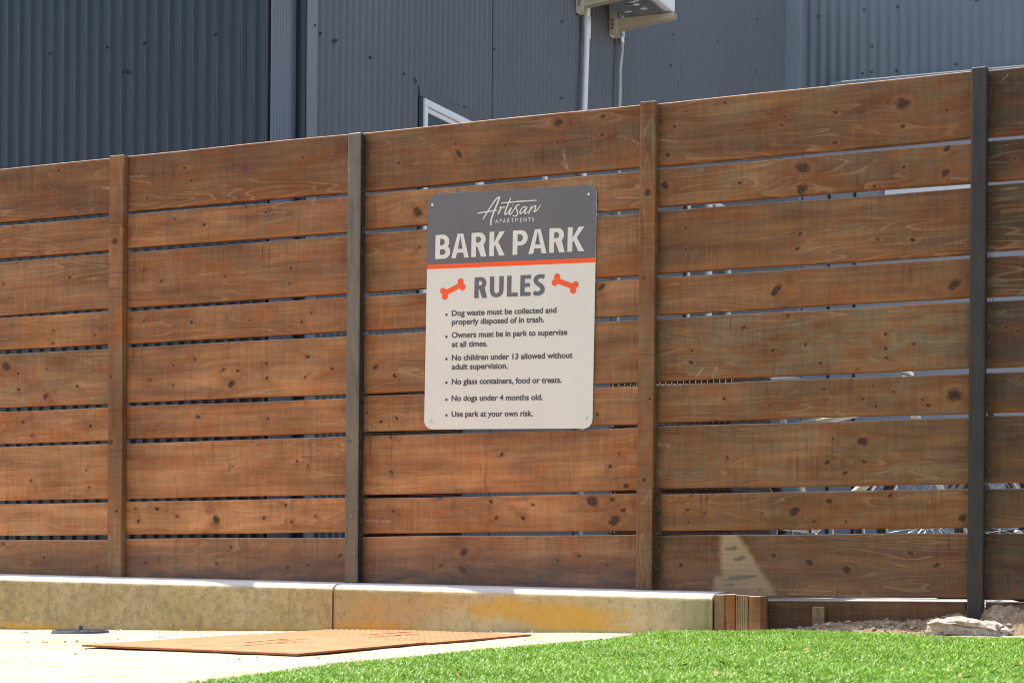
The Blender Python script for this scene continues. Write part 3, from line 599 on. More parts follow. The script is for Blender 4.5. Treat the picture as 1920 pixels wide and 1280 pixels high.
def place_text(name, body, x0, y0, x1, y1, cap, mat, bold=0.0, lift=.0046, tall_x=False):
    """body runs from photo point (x0,y0) to (x1,y1) along its baseline; cap = capital height in metres"""
    me, co = text_mesh(body, bold, name); _, hcap = text_mesh('H', bold, 'measure')
    a, b = sloc(x0, y0), sloc(x1, y1)
    ch = hcap[:, 1].max()-hcap[:, 1].min(); base = hcap[:, 1].min()
    xmin, xmax = co[:, 0].min(), co[:, 0].max()
    kx, kz = (b[0]-a[0])/(xmax-xmin), cap/ch; vb = (a[1]+b[1])/2
    xh = text_mesh('x', bold, 'measure')[1][:, 1].max()-base; tall = .73*ch if tall_x else xh
    def up(y):                            # taller lower-case letters
        y -= base
        return y if y < 0 else (y*tall/xh if y < xh else tall+(y-xh)*(ch*1.06-tall)/(ch*1.06-xh))
    new = [(a[0]+(c_[0]-xmin)*kx, -lift, vb+up(c_[1])*kz) for c_ in co]
    for v, q in zip(me.vertices, new): v.co = q
    me.update(); me.name = name
    o = spart(name, me, mat); return o
z1 = lambda x, y: (780+x/5.3333, 330+y/5.3333)
z2 = lambda x, y: (780+x/4.922, 560+y/4.922)
def ribbon(pts, sv, sh):
    P_ = [Vector(p) for p in pts]; L_, R_ = [], []
    for i, p in enumerate(P_):
        d = (P_[min(i+1, len(P_)-1)]-P_[max(i-1, 0)]).normalized(); w = (sh+(sv-sh)*abs(d.y))/2; n = Vector((-d.y, d.x)); L_.append(p+n*w); R_.append(p-n*w)
    return [[R_[i], R_[i+1], L_[i+1], L_[i]] for i in range(len(P_)-1)]
def arc(cx, cy, rx, ry, a0, a1, n=14): return [(cx+rx*math.cos(R(a0+(a1-a0)*i/n)), cy+ry*math.sin(R(a0+(a1-a0)*i/n))) for i in range(n+1)]
def glyph(c, w, h, sv, sh):
    box = lambda x0, y0, x1, y1: [Vector((x0, y0)), Vector((x1, y0)), Vector((x1, y1)), Vector((x0, y1))]
    q = lambda *p: [Vector(a) for a in p]
    stem = box(0, 0, sv, h)
    def bowl(y0, y1, xr):
        ry = (y1-y0-sh)/2; cy = (y0+y1)/2; cx = xr-sv/2-min(ry, xr*.45); rx = xr-sv/2-cx
        return ribbon([(sv*.5, y1-sh/2), (cx, y1-sh/2)]+arc(cx, cy, rx, ry, 88, -88)+[(cx, y0+sh/2), (sv*.5, y0+sh/2)], sv, sh)
    if c == 'L': return [stem, box(sv, 0, w, sh)]
    if c == 'E': return [stem, box(sv, 0, w, sh), box(sv, h*.43, w*.93, h*.43+sh), box(sv, h-sh, w, h)]
    if c == 'P': return [stem]+bowl(h*.37, h, w)
    if c == 'B': return [stem]+bowl(0, h*.56, w)+bowl(h*.56-sh, h, w*.93)
    if c == 'R': return [stem]+bowl(h*.42, h, w*.94)+[q((w*.38, h*.46), (w-sv*1.12, 0), (w, 0), (w*.80, h*.50))]
    if c == 'K': return [stem, q((sv, h*.44), (w-sv*1.15, h), (w-.02*w, h), (sv, h*.62-.0*h), ) if False else q((sv, h*.42), (sv*1.35, h*.42), (w*.98, h), (w-sv*1.18, h), (sv, h*.56)), q((sv*1.05, h*.52), (w-sv*1.18, 0), (w, 0), (sv*1.75, h*.62))]
    if c == 'A':
        t_ = sv*.60
        return [q((0, 0), (sv*1.0, 0), (w*.5+.02*w, h), (w*.5-t_, h)), q((w-sv*1.0, 0), (w, 0), (w*.5+t_, h), (w*.5-.02*w, h)), box(w*.25, h*.21, w*.75, h*.21+sh*.95)]
    if c == 'U':
        r_ = w/2-sv/2; return ribbon([(sv/2, h), (sv/2, r_*1.1+sh/2)]+arc(w/2, r_*1.1+sh/2, r_, r_*1.1, 180, 360)+[(w-sv/2, h)], sv, sh)
    if c == 'S':
        P_ = [Vector(p) for p in [(w*.94, h-sh*.72), (w*.74, h-sh*.50), (w*.50, h-sh*.52), (w*.28, h*.84), (w*.20, h*.73), (w*.28, h*.61), (w*.50, h*.52), (w*.74, h*.40), (w*.80, h*.27), (w*.72, h*.16), (w*.48, sh*.50), (w*.24, sh*.50), (w*.04, sh*.76)]]; D = []
        for i in range(len(P_)-1):
            a, b, c_, d = P_[max(i-1, 0)], P_[i], P_[i+1], P_[min(i+2, len(P_)-1)]
            for k in range(6):
                u = k/6; D.append(.5*((2*b)+(c_-a)*u+(2*a-5*b+4*c_-d)*u*u+(3*b-a-3*c_+d)*u**3))
        return ribbon(D+[P_[-1]], sv, sh)
def place_caps(name, letters, mat, sv_, sh_, y_):
    """letters: (char, left, right) in photo points; baseline and cap line given by y_(x) -> (bottom, top)"""
    V, F = [], []; nn = 0
    for c, xl, xr in letters:
        b0, b1, tp = sloc(*z1(xl, y_(xl)[0])), sloc(*z1(xr, y_(xr)[0])), sloc(*z1(xl, y_(xl)[1])); w, h = b1[0]-b0[0], tp[1]-b0[1]; base = (b0[1]+b1[1])/2
        for pl in glyph(c, w, h, sv_, sh_):
            k0 = len(V); yy = -.0046-nn*2.5e-6; nn += 1
            V += [(b0[0]+p.x, yy, base+p.y) for p in pl]; F.append(tuple(range(k0, len(V))))
    spart(name, pymesh(name, V, F), mat)
kpx = SH/2390
place_caps('title_lettering', [('B', 193, 342), ('A', 354, 529), ('R', 553, 704), ('K', 733, 889), ('P', 966, 1116), ('A', 1125, 1306), ('R', 1332, 1488), ('K', 1515, 1683)], CREAM, 52*kpx, 41*kpx, lambda x: (832-(x-193)*.0545, 592-(x-193)*.0585))
place_caps('heading_lettering', [('R', 583, 709), ('U', 737, 874), ('L', 909, 1016), ('E', 1042, 1146), ('S', 1172, 1288)], GREYP, 47*kpx, 38*kpx, lambda x: (1222-(x-585)*.045, 1014-(x-585)*.047))
place_text('subtitle_lettering', 'A P A R T M E N T S', *z1(792, 475), *z1(1180, 453), .0172*SH, CREAM, .004)
LINES = [('Dog waste must be collected and', 330, 168, 1297, 122), ('properly disposed of in trash.', 330, 246, 1183, 212), ('Owners must be in park to supervise', 330, 370, 1397, 326), ('at all times.', 330, 449, 660, 437),
         ('No children under 13 allowed without', 330, 577, 1445, 540), ('adult supervision.', 330, 657, 848, 641), ('No glass containers, food or treats.', 330, 796, 1345, 770), ('No dogs under 4 months old.', 328, 949, 1168, 929), ('Use park at your own risk.', 328, 1094, 1078, 1079)]
for b_, xa_, ya_, xb_, yb_ in LINES: place_text('rule_lettering', b_, *z2(xa_, ya_), *z2(xb_, yb_), .0238*SH, INK, .026, tall_x=True)
for x, y in [(282, 148), (281, 350), (281, 556), (281, 773), (281, 931), (281, 1075)]:
    u, v = sloc(*z2(x, y)); spart('bullet', flat_poly_mesh('bullet', [[(u+.0052*math.cos(a), v+.0052*math.sin(a)) for a in np.linspace(0, 2*math.pi, 16, endpoint=False)]], -.0045, -.0046), INK)
# brush script word built from pen strokes
def stroke_mesh(name, strokes, wid, yy):
    V, F = [], []
    for si, st in enumerate(strokes):
        w = wid*(st[0] if isinstance(st[0], (int, float)) else 1); pts = [sloc(*z1(*p)) for p in (st[1:] if isinstance(st[0], (int, float)) else st)]
        P_ = [Vector((p[0], p[1])) for p in pts]; D = []
        for i in range(len(P_)-1):                       # Catmull-Rom
            a, b, c_, d = P_[max(i-1, 0)], P_[i], P_[i+1], P_[min(i+2, len(P_)-1)]
            for k in range(8):
                t_ = k/8; D.append(.5*((2*b)+(c_-a)*t_+(2*a-5*b+4*c_-d)*t_*t_+(3*b-a-3*c_+d)*t_**3))
        D.append(P_[-1]); n0 = len(V); yv = -yy-si*.00012
        for i, p in enumerate(D):
            d = (D[min(i+1, len(D)-1)]-D[max(i-1, 0)]).normalized(); nrm = Vector((-d.y, d.x)); f_ = i/(len(D)-1)
            ww = w*(.75+.25*math.sin(math.pi*f_)+.12*nrm.x); yi = yv-i*1.2e-6; V += [(p.x+nrm.x*ww, yi, p.y+nrm.y*ww), (p.x-nrm.x*ww, yi, p.y-nrm.y*ww)]
        for i in range(len(D)-1): F.append((n0+2*i, n0+2*i+1, n0+2*i+3, n0+2*i+2))
        for end in (0, len(D)-1):                         # round pen ends
            c0 = len(V); cc = D[end]; ww = w*.75
            V += [(cc.x+ww*math.cos(a), yv-.000105, cc.y+ww*math.sin(a)) for a in np.linspace(0, 2*math.pi, 12, endpoint=False)]; F.append(tuple(range(c0, c0+12)))
    return pymesh(name, V, F)
ST = [[1.25, (672, 432), (700, 385), (750, 305), (800, 235), (832, 213), (828, 240), (800, 310), (768, 390), (750, 450), (752, 490)],
      [(620, 373), (680, 362), (750, 352), (812, 343)],
      [(838, 318), (850, 310), (842, 345), (822, 382), (838, 345), (862, 318), (890, 312)],
      [1.0, (948, 222), (930, 265), (905, 325), (890, 372), (900, 385), (925, 360), (945, 325)],
      [(856, 272), (960, 262), (1080, 252), (1205, 244)],
      [(958, 318), (942, 352), (934, 378), (945, 384), (970, 355), (992, 318)],
      [1.2, (966, 292), (971, 289)],
      [(1035, 290), (1018, 292), (1000, 312), (1012, 345), (1018, 378), (1000, 402), (970, 396)],
      [(1108, 318), (1088, 308), (1062, 325), (1042, 358), (1048, 378), (1072, 362), (1100, 328), (1112, 315), (1095, 350), (1088, 372), (1102, 375), (1125, 352)],
      [(1155, 305), (1145, 335), (1128, 380), (1145, 345), (1172, 312), (1196, 300), (1198, 320), (1184, 350), (1190, 358), (1215, 340), (1235, 312), (1248, 292)]]
spart('logo_lettering', stroke_mesh('logo_lettering', ST, .0025, .0046), CREAM)
def bone(knobs, shaft):
    bm = bmesh.new(); yy = -.0045
    for i, (x, y) in enumerate(knobs):
        u, v = sloc(*z1(x, y)); r_ = .0128; bm.faces.new([bm.verts.new((u+r_*math.cos(a), yy-.00005*i, v+r_*math.sin(a))) for a in np.linspace(0, 2*math.pi, 28, endpoint=False)])
    (ax, ay), (bx_, by_) = shaft; a, b = Vector(sloc(*z1(ax, ay))), Vector(sloc(*z1(bx_, by_))); d = (b-a).normalized(); n = Vector((-d.y, d.x))*.0098
    bm.faces.new([bm.verts.new((p.x, yy-.0003, p.y)) for p in (a+n, a-n, b-n, b+n)])
    bmesh.ops.recalc_face_normals(bm, faces=bm.faces); me = bpy.data.meshes.new('bone_emblem'); bm.to_mesh(me); bm.free(); spart('bone_emblem', me, ORANGE)
bone([(272, 1150), (290, 1204), (447, 1056), (466, 1110)], [(285, 1172), (452, 1088)])
bone([(1412, 1008), (1388, 1064), (1596, 1085), (1572, 1142)], [(1402, 1040), (1583, 1110)])
CHROME = simple('zinc_screw', (.55, .55, .56), .3, 1, .5, .1, 30)
bm = bmesh.new(); bmesh.ops.create_uvsphere(bm, u_segments=16, v_segments=8, radius=.0062)
for v in bm.verts: v.co.z *= .5
me_s = bpy.data.meshes.new('screw'); bm.to_mesh(me_s); bm.free(); me_s.materials.append(CHROME); me_s.polygons.foreach_set('use_smooth', [True]*len(me_s.polygons))
for x, y in [z1(166, 290), z1(1729, 184), z2(138, 1124), z2(1571, 1094)]:
    u, v = sloc(x, y); o = bpy.data.objects.new('screw', me_s); COL.objects.link(o); o.parent = sign; o.location = (u, -.0045, v); o.rotation_euler = (R(90), 0, 0)

# ------------------------------------------------------------------ sheet steel plates and drain lid
def rust_material():
    t = NT('rusty_tread_plate'); P = t.pos(); n1 = t.noise(P, 7, 6, .65); n2 = t.noise(P, 60, 5, .7); n3 = t.noise(t.scale(P, 3, 30, 3), 1, 4, .6)
    c = t.mix(t.step(n1, .35, .65), (.36, .115, .038), (.47, .180, .072)); c = t.mix(t.math('MULTIPLY', t.step(n2, .52, .68), .6), c, (.155, .055, .022))
    c = t.mix(t.math('MULTIPLY', t.step(n3, .58, .70), .55), c, (.30, .16, .15)); t.bump(n2, .3, .001); return t.out(c, .75, .15, .3)
RUST = rust_material(); RUSTD = simple('rust_edge', (.21, .080, .032), .8, .1, .3, .3, 60); RUSTP = simple('worn_rust_lug', (.50, .235, .115), .7, .1, .3, .18, 9); DARK = simple('dark_slot', (.085, .034, .018), .8, 0, .2, .2, 40)
qa, qb, qc, qd, qm, qn = [at_g(*p, .008) for p in [(153, 1209), (558, 1226), (996, 1188), (650, 1176), (800, 1204), (470, 1189)]]
def plate(corners, label, lift, slots):
    A, B, C_, D_ = [Vector(c) for c in corners]; th = .006
    root = empty('steel_plate', ((A+C_)/2)[:]); tag(root, label, 'steel plate', 'rusty tread plates on the sand')
    bm = bmesh.new(); vs = [bm.verts.new(p+Vector((0, 0, lift))) for p in (A, B, C_, D_)]; f = bm.faces.new(vs)
    r_ = bmesh.ops.extrude_face_region(bm, geom=[f])
    for v in [q for q in r_['geom'] if isinstance(q, bmesh.types.BMVert)]: v.co.z -= th
    o = bmobj('plate_sheet', bm, RUST, root); o.data.materials.append(RUSTD)
    for p in o.data.polygons:
        if abs(p.normal.z) < .5: p.material_index = 1
    # raised tread bars
    V, F = [], []
    u, v = (B-A), (D_-A); nu, nv = int(u.length/.034), int(v.length/.040)
    vd = v.normalized(); a0 = math.atan2(vd.y, vd.x)-R(7)
    for i in range(1, nu*2):
        for j in range(1, nv):
            s, t_ = i/nu/2, (j+(.5 if i % 2 else 0))/nv
            if t_ > .985: continue
            c = A*(1-s)*(1-t_)+B*s*(1-t_)+C_*s*t_+D_*(1-s)*t_+Vector((0, 0, lift))
            a = a0; d = Vector((math.cos(a), math.sin(a), 0))*.018; n = Vector((-math.sin(a), math.cos(a), 0))*.0045; k0 = len(V)
            V += [c-d, c-d*.5+n, c+d*.5+n, c+d, c+d*.5-n, c-d*.5-n]; up = Vector((0, 0, .0018)); V += [c-d*.55+up, c+d*.55+up]
            F += [(k0, k0+6, k0+1), (k0+1, k0+6, k0+7, k0+2), (k0+2, k0+7, k0+3), (k0+3, k0+7, k0+4), (k0+4, k0+7, k0+6, k0+5), (k0+5, k0+6, k0)]
    link('tread', pymesh('tread', V, F), RUSTP, root)
    for (x0, y0), (x1, y1), w in slots:
        a, b = Vector(at_g(x0, y0, .016)), Vector(at_g(x1, y1, .016)); d = (b-a).normalized(); n = Vector((-d.y, d.x, 0))*w; zz = Vector((0, 0, lift+.002))
        bm = bmesh.new(); fs = bm.faces.new([bm.verts.new(p+zz) for p in (a-n, b-n, b+n, a+n)]); bmesh.ops.solidify(bm, geom=[fs], thickness=.002); bmobj('lifting_slot', bm, DARK, root)
    return root
plate((qa, qb, qm, qn), 'rusty tread plate with a long dark slot, nearer of the two on the sand', .002, [((455, 1207), (540, 1199), .008), ((520, 1203), (580, 1199), .006)])
plate((qn+np.array([0, .004, 0]), qm+np.array([0, .004, 0]), qc, qd), 'rusty tread plate touching the curb, farther of the two on the sand', -.001, [((690, 1190), (770, 1184), .008), ((715, 1188), (790, 1184), .006)])
lc = (at_g(102, 1186)+at_g(200, 1186))/2; lr = np.linalg.norm(at_g(102, 1186)-at_g(200, 1186))/2
lid = empty('inspection_hatch', (lc[0], min(lc[1], -.20-lr*.6), gz(lc[0]))); lid.location.y = max(lc[1], lid.location.y) if lc[1] < -.2-lr else -.19-lr
tag(lid, 'round dark grey drain lid in the sand beside the curb', 'drain lid')
LIDM = simple('lid_plastic', (.075, .078, .082), .55, 0, .4, .25, 30, .001); lx, ly, lz = lid.location
bm = bmesh.new(); bmesh.ops.create_cone(bm, cap_ends=True, segments=40, radius1=lr, radius2=lr*.96, depth=.011, matrix=Matrix.Translation((lx, ly, lz+.0055)))
for i in range(7):
    yy = ly-lr*.7+i*lr*.23; w_ = math.sqrt(max(0, (lr*.85)**2-(yy-ly)**2)); add_box(bm, lx-w_, lx+w_, yy-.004, yy+.004, lz+.0105, lz+.0135)
bmobj('cover', bm, LIDM, lid)
bm = bmesh.new(); bmesh.ops.create_cone(bm, cap_ends=True, segments=6, radius1=.009, radius2=.008, depth=.02, matrix=Matrix.Translation((lx, ly, lz+.020))); bmobj('bolt', bm, LIDM, lid)

# ------------------------------------------------------------------ turf
EDGE = [(200, 1330), (330, 1291), (400, 1281), (480, 1269), (560, 1259), (700, 1243), (850, 1228), (1000, 1214), (1090, 1207), (1140, 1202), (1185, 1195), (1230, 1187.5), (1270, 1185.5), (1310, 1185), (1360, 1186), (1440, 1186.5), (1540, 1188), (1640, 1191), (1740, 1197), (1900, 1200), (2050, 1204)]
TPOLY = [at_g(x, y, .004)[:2] for x, y in EDGE]
for p_ in TPOLY: p_[1] = min(p_[1], -.182)
far = [np.array(at_g(2060, 1500)[:2])+0, np.array(at_g(-100, 1500)[:2])]
POLY = TPOLY+[np.array([3.6, -.5]), np.array([3.6, -4.2]), np.array([1.2, -4.2])]
PX = np.array(POLY)
def in_poly(x, y):
    ins = np.zeros(len(x), bool)
    for i in range(len(PX)):
        (x1, y1), (x2, y2) = PX[i], PX[(i+1) % len(PX)]
        ins ^= ((y1 > y) != (y2 > y)) & (x < (x2-x1)*(y-y1)/(y2-y1+1e-12)+x1)
    return ins
t = NT('turf_backing'); SOD = t.out((.035, .075, .014), .9)
bm = bmesh.new(); f = bm.faces.new([bm.verts.new((p_[0], p_[1], gz(p_[0])+.009)) for p_ in POLY]); bmesh.ops.triangulate(bm, faces=[f]); o = bmobj('turf', bm, SOD, None); tag(o, kind='structure')
def turf_blades(n):
    lo, hi = PX.min(0), PX.max(0); need = n; xs, ys = [], []
    while need > 0:
        x, y = rng.uniform(lo[0], hi[0], n), rng.uniform(lo[1], hi[1], n)
        # keep what lies in and just around the view; thinner toward the camera where blades are larger
        v = np.array([-math.sin(TH), math.cos(TH)]); rr = np.array([math.cos(TH), math.sin(TH)])
        dx, dy = x-CAM[0], y-CAM[1]; dep = dx*v[0]+dy*v[1]; lat = dx*rr[0]+dy*rr[1]
        k = in_poly(x, y) & (dep > 3.4) & (np.abs(lat/dep) < .33) & (rng.random(n) < 1.0)
        xs.append(x[k]); ys.append(y[k]); need -= k.sum()
    return np.concatenate(xs)[:n], np.concatenate(ys)[:n]
NB = 240000
bxx, byy = turf_blades(NB)
bxx += rng.normal(0, .009, NB); byy += rng.normal(0, .009, NB); byy = np.where(bxx < CX+.1, np.minimum(byy, -.178), byy)
hz_ = rng.uniform(.008, .018, NB)*(1+.25*np.sin(bxx*9)*np.sin(byy*8)); az = rng.uniform(0, 2*np.pi, NB); lean = rng.uniform(.25, 1.5, NB)*hz_; wd = rng.uniform(.0009, .0016, NB); wa = az+rng.normal(np.pi/2, .5, NB)
bz0 = GA+GB*bxx+.006
dirx, diry = np.cos(az), np.sin(az); wx, wy = np.cos(wa)*wd, np.sin(wa)*wd
def ringp(f, k): return np.stack([bxx+dirx*lean*f*f, byy+diry*lean*f*f, bz0+hz_*f*(1-.18*f)], 1), k
V = np.empty((NB, 5, 3), np.float32)
b0, _ = ringp(0, 1); b1, _ = ringp(.6, 1); b2, _ = ringp(1.0, 1); off = np.stack([wx, wy, np.zeros(NB)], 1)
V[:, 0] = b0-off; V[:, 1] = b0+off; V[:, 2] = b1+off*.8; V[:, 3] = b1-off*.8; V[:, 4] = b2
me = bpy.data.meshes.new('turf_blades'); me.vertices.add(NB*5); me.vertices.foreach_set('co', V.ravel())
i0 = (np.arange(NB)*5)[:, None]; loops = np.concatenate([i0+np.array([[0, 1, 2, 3]]), i0+np.array([[3, 2, 4]])], 1).ravel()
me.loops.add(NB*7); me.loops.foreach_set('vertex_index', loops.astype(np.int32))
ls = np.stack([np.arange(NB)*7, np.arange(NB)*7+4], 1).ravel(); me.polygons.add(NB*2); me.polygons.foreach_set('loop_start', ls.astype(np.int32)); me.update(calc_edges=True); me.validate()
t = NT('artificial_grass'); rnd = t.n('ShaderNodeNewGeometry').outputs['Random Per Island']; n1 = t.noise(t.pos(), 6, 4)
c = t.ramp(rnd, (0.0, (.045, .135, .001)), (.38, (.130, .290, .003)), (.80, (.205, .395, .010)), (.90, (.32, .48, .09)), (1.0, (.56, .64, .36)))  # palest stops paint whitish glints into random blades
c = t.mul(c, t.step(n1, .3, .7, .85, 1.15)); t.out(c, .40, 0, .35)
t.p.inputs['Subsurface Weight'].default_value = 0
tr = t.n('ShaderNodeBsdfTranslucent'); t.L(c, tr.inputs[0]); ms = t.n('ShaderNodeMixShader'); ms.inputs[0].default_value = .22
t.L(t.p.outputs[0], ms.inputs[1]); t.L(tr.outputs[0], ms.inputs[2]); t.L(ms.outputs[0], t.N['Material Output'].inputs[0])
o = link('grass', me, t.m); tag(o, 'bright green artificial grass in front of the fence', 'grass', kind='stuff')

bm = bmesh.new()
for i in range(140):
    p0 = at_g(random.uniform(480, 1930), random.uniform(1188, 1290)); x, y = float(p0[0]), float(p0[1])
    if not in_poly(np.array([x]), np.array([y]))[0]: continue
    a = random.uniform(0, 6.3); L_ = random.uniform(.004, .014); w_ = L_*random.uniform(.15, .5); z = gz(x)+random.uniform(.016, .024); d = Vector((math.cos(a), math.sin(a), random.gauss(0, .3)))*L_; n = Vector((-math.sin(a), math.cos(a), random.gauss(0, .4)))*w_; c0 = Vector((x, y, z))
    bm.faces.new([bm.verts.new(q) for q in (c0-d, c0-n*.8, c0+d, c0+n)])
o = bmobj('dry_leaves', bm, simple('dry_leaf', (.34, .22, .11), .9, 0, .1, .4, 40)); tag(o, 'tiny dry leaf flecks lying in the artificial grass', 'leaves', kind='stuff')

# ------------------------------------------------------------------ building behind the fence
def metal_mat(name, c0, c1, rough, spec=.5):
    t = NT(name); P = t.pos(); n1 = t.noise(t.scale(P, 1.5, 1.5, .4), 1, 4, .6); n2 = t.noise(t.scale(P, 20, 20, 2), 1, 5, .7)
    c = t.mix(t.step(n1, .3, .7), c0, c1); c = t.mix(t.math('MULTIPLY', t.step(n2, .55, .75), .25), c, tuple(x*.6 for x in c0))
    return t.out(c, rough, 0, spec)
NAVY = metal_mat('dark_blue_cladding', (.0085, .0150, .0215), (.0125, .0200, .0275), .30, .5)
GREYM = metal_mat('grey_cladding', (.090, .092, .094), (.112, .113, .115), .32, .55)
BLUEG = metal_mat('blue_grey_cladding', (.118, .146, .160), (.150, .172, .184), .5)
TRIMB = metal_mat('blue_grey_trim', (.19, .225, .26), (.22, .255, .285), .5)
TRIMG = metal_mat('light_grey_trim', (.165, .165, .165), (.19, .187, .185), .5)
WHITE = simple('white_vinyl', (.74, .74, .72), .4, 0, .4, .05, 5); BEIGE = simple('beige_enamel', (.56, .50, .38), .45, 0, .4, .08, 10)
YB = 1.3; XC = at_y(575, 100, YB)[0]; YE = at_x(1478, 100, XC)[1]; HB = 5.3; ZG = -.02
LOWW = metal_mat('pale_wall_panel', (.26, .265, .29), (.29, .295, .32), .5)
bld = empty('apartment_building', (XC, YB, ZG)); tag(bld, 'apartment building clad in dark blue and grey corrugated metal behind the fence', 'building')
def corr(name, p0, p1, nrm, mat, pitch=.0705, dep=.019, z0=ZG, z1=HB, box=.0, duty=.0):
    p0, p1 = Vector(p0), Vector(p1); L_ = (p1-p0).length; d = (p1-p0)/L_; n = Vector(nrm); m = int(L_/pitch*10)+1
    V, F = [], []
    for i in range(m+1):
        s = min(i*pitch/10, L_); ph = 2*math.pi*s/pitch; w = math.cos(ph)
        if box: w = max(-1, min(1, (w-duty)*box))
        q = p0+d*s+n*(dep*.5*(w-1)); V += [(q.x, q.y, z0), (q.x, q.y, z1)]
    F = [(2*i, 2*i+2, 2*i+3, 2*i+1) for i in range(m)]
    return link(name, pymesh(name, V, F), mat, bld, True)
xs0 = at_y(548, 100, YB)[0]
corr('cladding', (-9, YB, 0), (xs0, YB, 0), (0, -1, 0), NAVY, .0705, .018, box=3.0, duty=.55)
corr('cladding', (XC, YB+.10, 0), (XC, YE-.09, 0), (1, 0, 0), GREYM, .0705, .024, box=1.15)
corr('cladding', (XC+.12, YE, 0), (14, YE, 0), (0, -1, 0), BLUEG, .0905, .010, z0=at_y(1740, 139, YE)[2]-.25, box=2.2)
def bbox(name, d, mat, bev=.004): return box_obj(name, d, mat, bld, bev)
bbox('corner_trim', (xs0, XC-.003, YB-.012, YB+.10, ZG, HB), NAVY)
yt = at_x(592, 100, XC)[1]
bbox('corner_trim', (XC-.05, XC+.006, YB+.003, max(yt, YB+.1), ZG, HB), TRIMG)
bbox('corner_trim', (XC-.02, XC+at_y(1506, 100, YE)[0]-XC, YE-.10, YE+.02, ZG, HB), TRIMB)
bbox('lower_wall', (at_y(1506, 300, YE)[0]-.0, 14, YE-.004, YE+.1, ZG, at_y(1740, 139, YE)[2]-.25), LOWW)
bbox('ledge', (at_y(1661, 355, YE)[0], at_y(1850, 340, YE)[0], YE-.06, YE-.013, at_y(1740, 364, YE-.06)[2], at_y(1740, 343, YE-.06)[2]), WHITE)
zt = at_y(1740, 139, YE-.1)[2]
xk = at_y(1557, 155, YE-.12)[0]
bbox('flashing', (xk, 14, YE-.12, YE-.003, zt-.10, zt), TRIMB)
bbox('rear_mass', (-9, XC-.04, YB+.12, YE+8, ZG, HB+.05), NAVY, .0)
bbox('rear_mass', (XC-.035, 14, YE+.12, YE+8, ZG, HB+.05), BLUEG, .0)
# downspout with fluted face
dx0, dx1 = at_y(506, 100, YB-.07)[0], at_y(544, 100, YB-.07)[0]
bm = bmesh.new(); add_box(bm, dx0, dx1, YB-.065, YB-.006, ZG, HB, .006, 2)
for i in range(6):
    w_ = (dx1-dx0-.012)/6; add_box(bm, dx0+.006+i*w_+.002, dx0+.006+(i+1)*w_-.002, YB-.0658, YB-.064, ZG, HB, .0005)
bmobj('downspout', bm, metal_mat('downspout_paint', (.085, .105, .128), (.10, .12, .145), .5), bld)
# sheet laps on the right wall seen through the fence gaps
for x in (1555, 1603): 
    X_ = at_y(x, 450, YE)[0]; bbox('seam_strip', (X_-.012, X_+.012, YE-.014, YE-.0045, ZG, 3.6), NAVY, .001)
# cladding screws
bm = bmesh.new(); bmesh.ops.create_cone(bm, cap_ends=True, segments=12, radius1=.011, radius2=.010, depth=.003); bmesh.ops.create_cone(bm, cap_ends=True, segments=6, radius1=.006, radius2=.0055, depth=.009, matrix=Matrix.Translation((0, 0, .005)))
me_c = bpy.data.meshes.new('cladding_screw'); bm.to_mesh(me_c); bm.free(); me_c.materials.append(simple('screw_paint', (.035, .037, .042), .5))
def cscrew(p, nrm, s=1.0):
    o = bpy.data.objects.new('screw', me_c); COL.objects.link(o); o.parent = bld; o.matrix_parent_inverse = Matrix.Translation(-Vector(bld.location))
    o.location = Vector(p)+Vector(nrm)*.003; o.rotation_euler = Vector(nrm).to_track_quat('Z', 'Y').to_euler(); o.scale = (s, s, s)
for x, y in [(270, 290), (580, 258), (783, 235), (1172, 188), (670, 385), (1610, 105)]: cscrew(at_y(x/Z, y/Z, YB-.001), (0, -1, 0))
for x, y in [(588, 48), (599, 63), (628, 76)]: cscrew(at_x(x, y, XC), (1, 0, 0))
for x, y in [(185, 315), (368, 405), (425, 430), (433, 443), (860, 268), (1235, 118), (1230, 535), (665, 575), (695, 585), (1835, 190), (1828, 355)]: cscrew(at_x(630+x/Z, y/Z, XC), (1, 0, 0), .75)
for x, y in [(462, 103), (247, 228), (458, 393)]: cscrew(at_x(1260+x/Z, y/Z, XC), (1, 0, 0), .95)
for x, y in [(800, 88), (1048, 53), (1230, 37), (1092, 255), (1090, 393), (1040, 400), (1225, 385), (1660, 3), (1550, 350)]: cscrew(at_y(1260+x/Z, y/Z, YE), (0, -1, 0), 1.0)
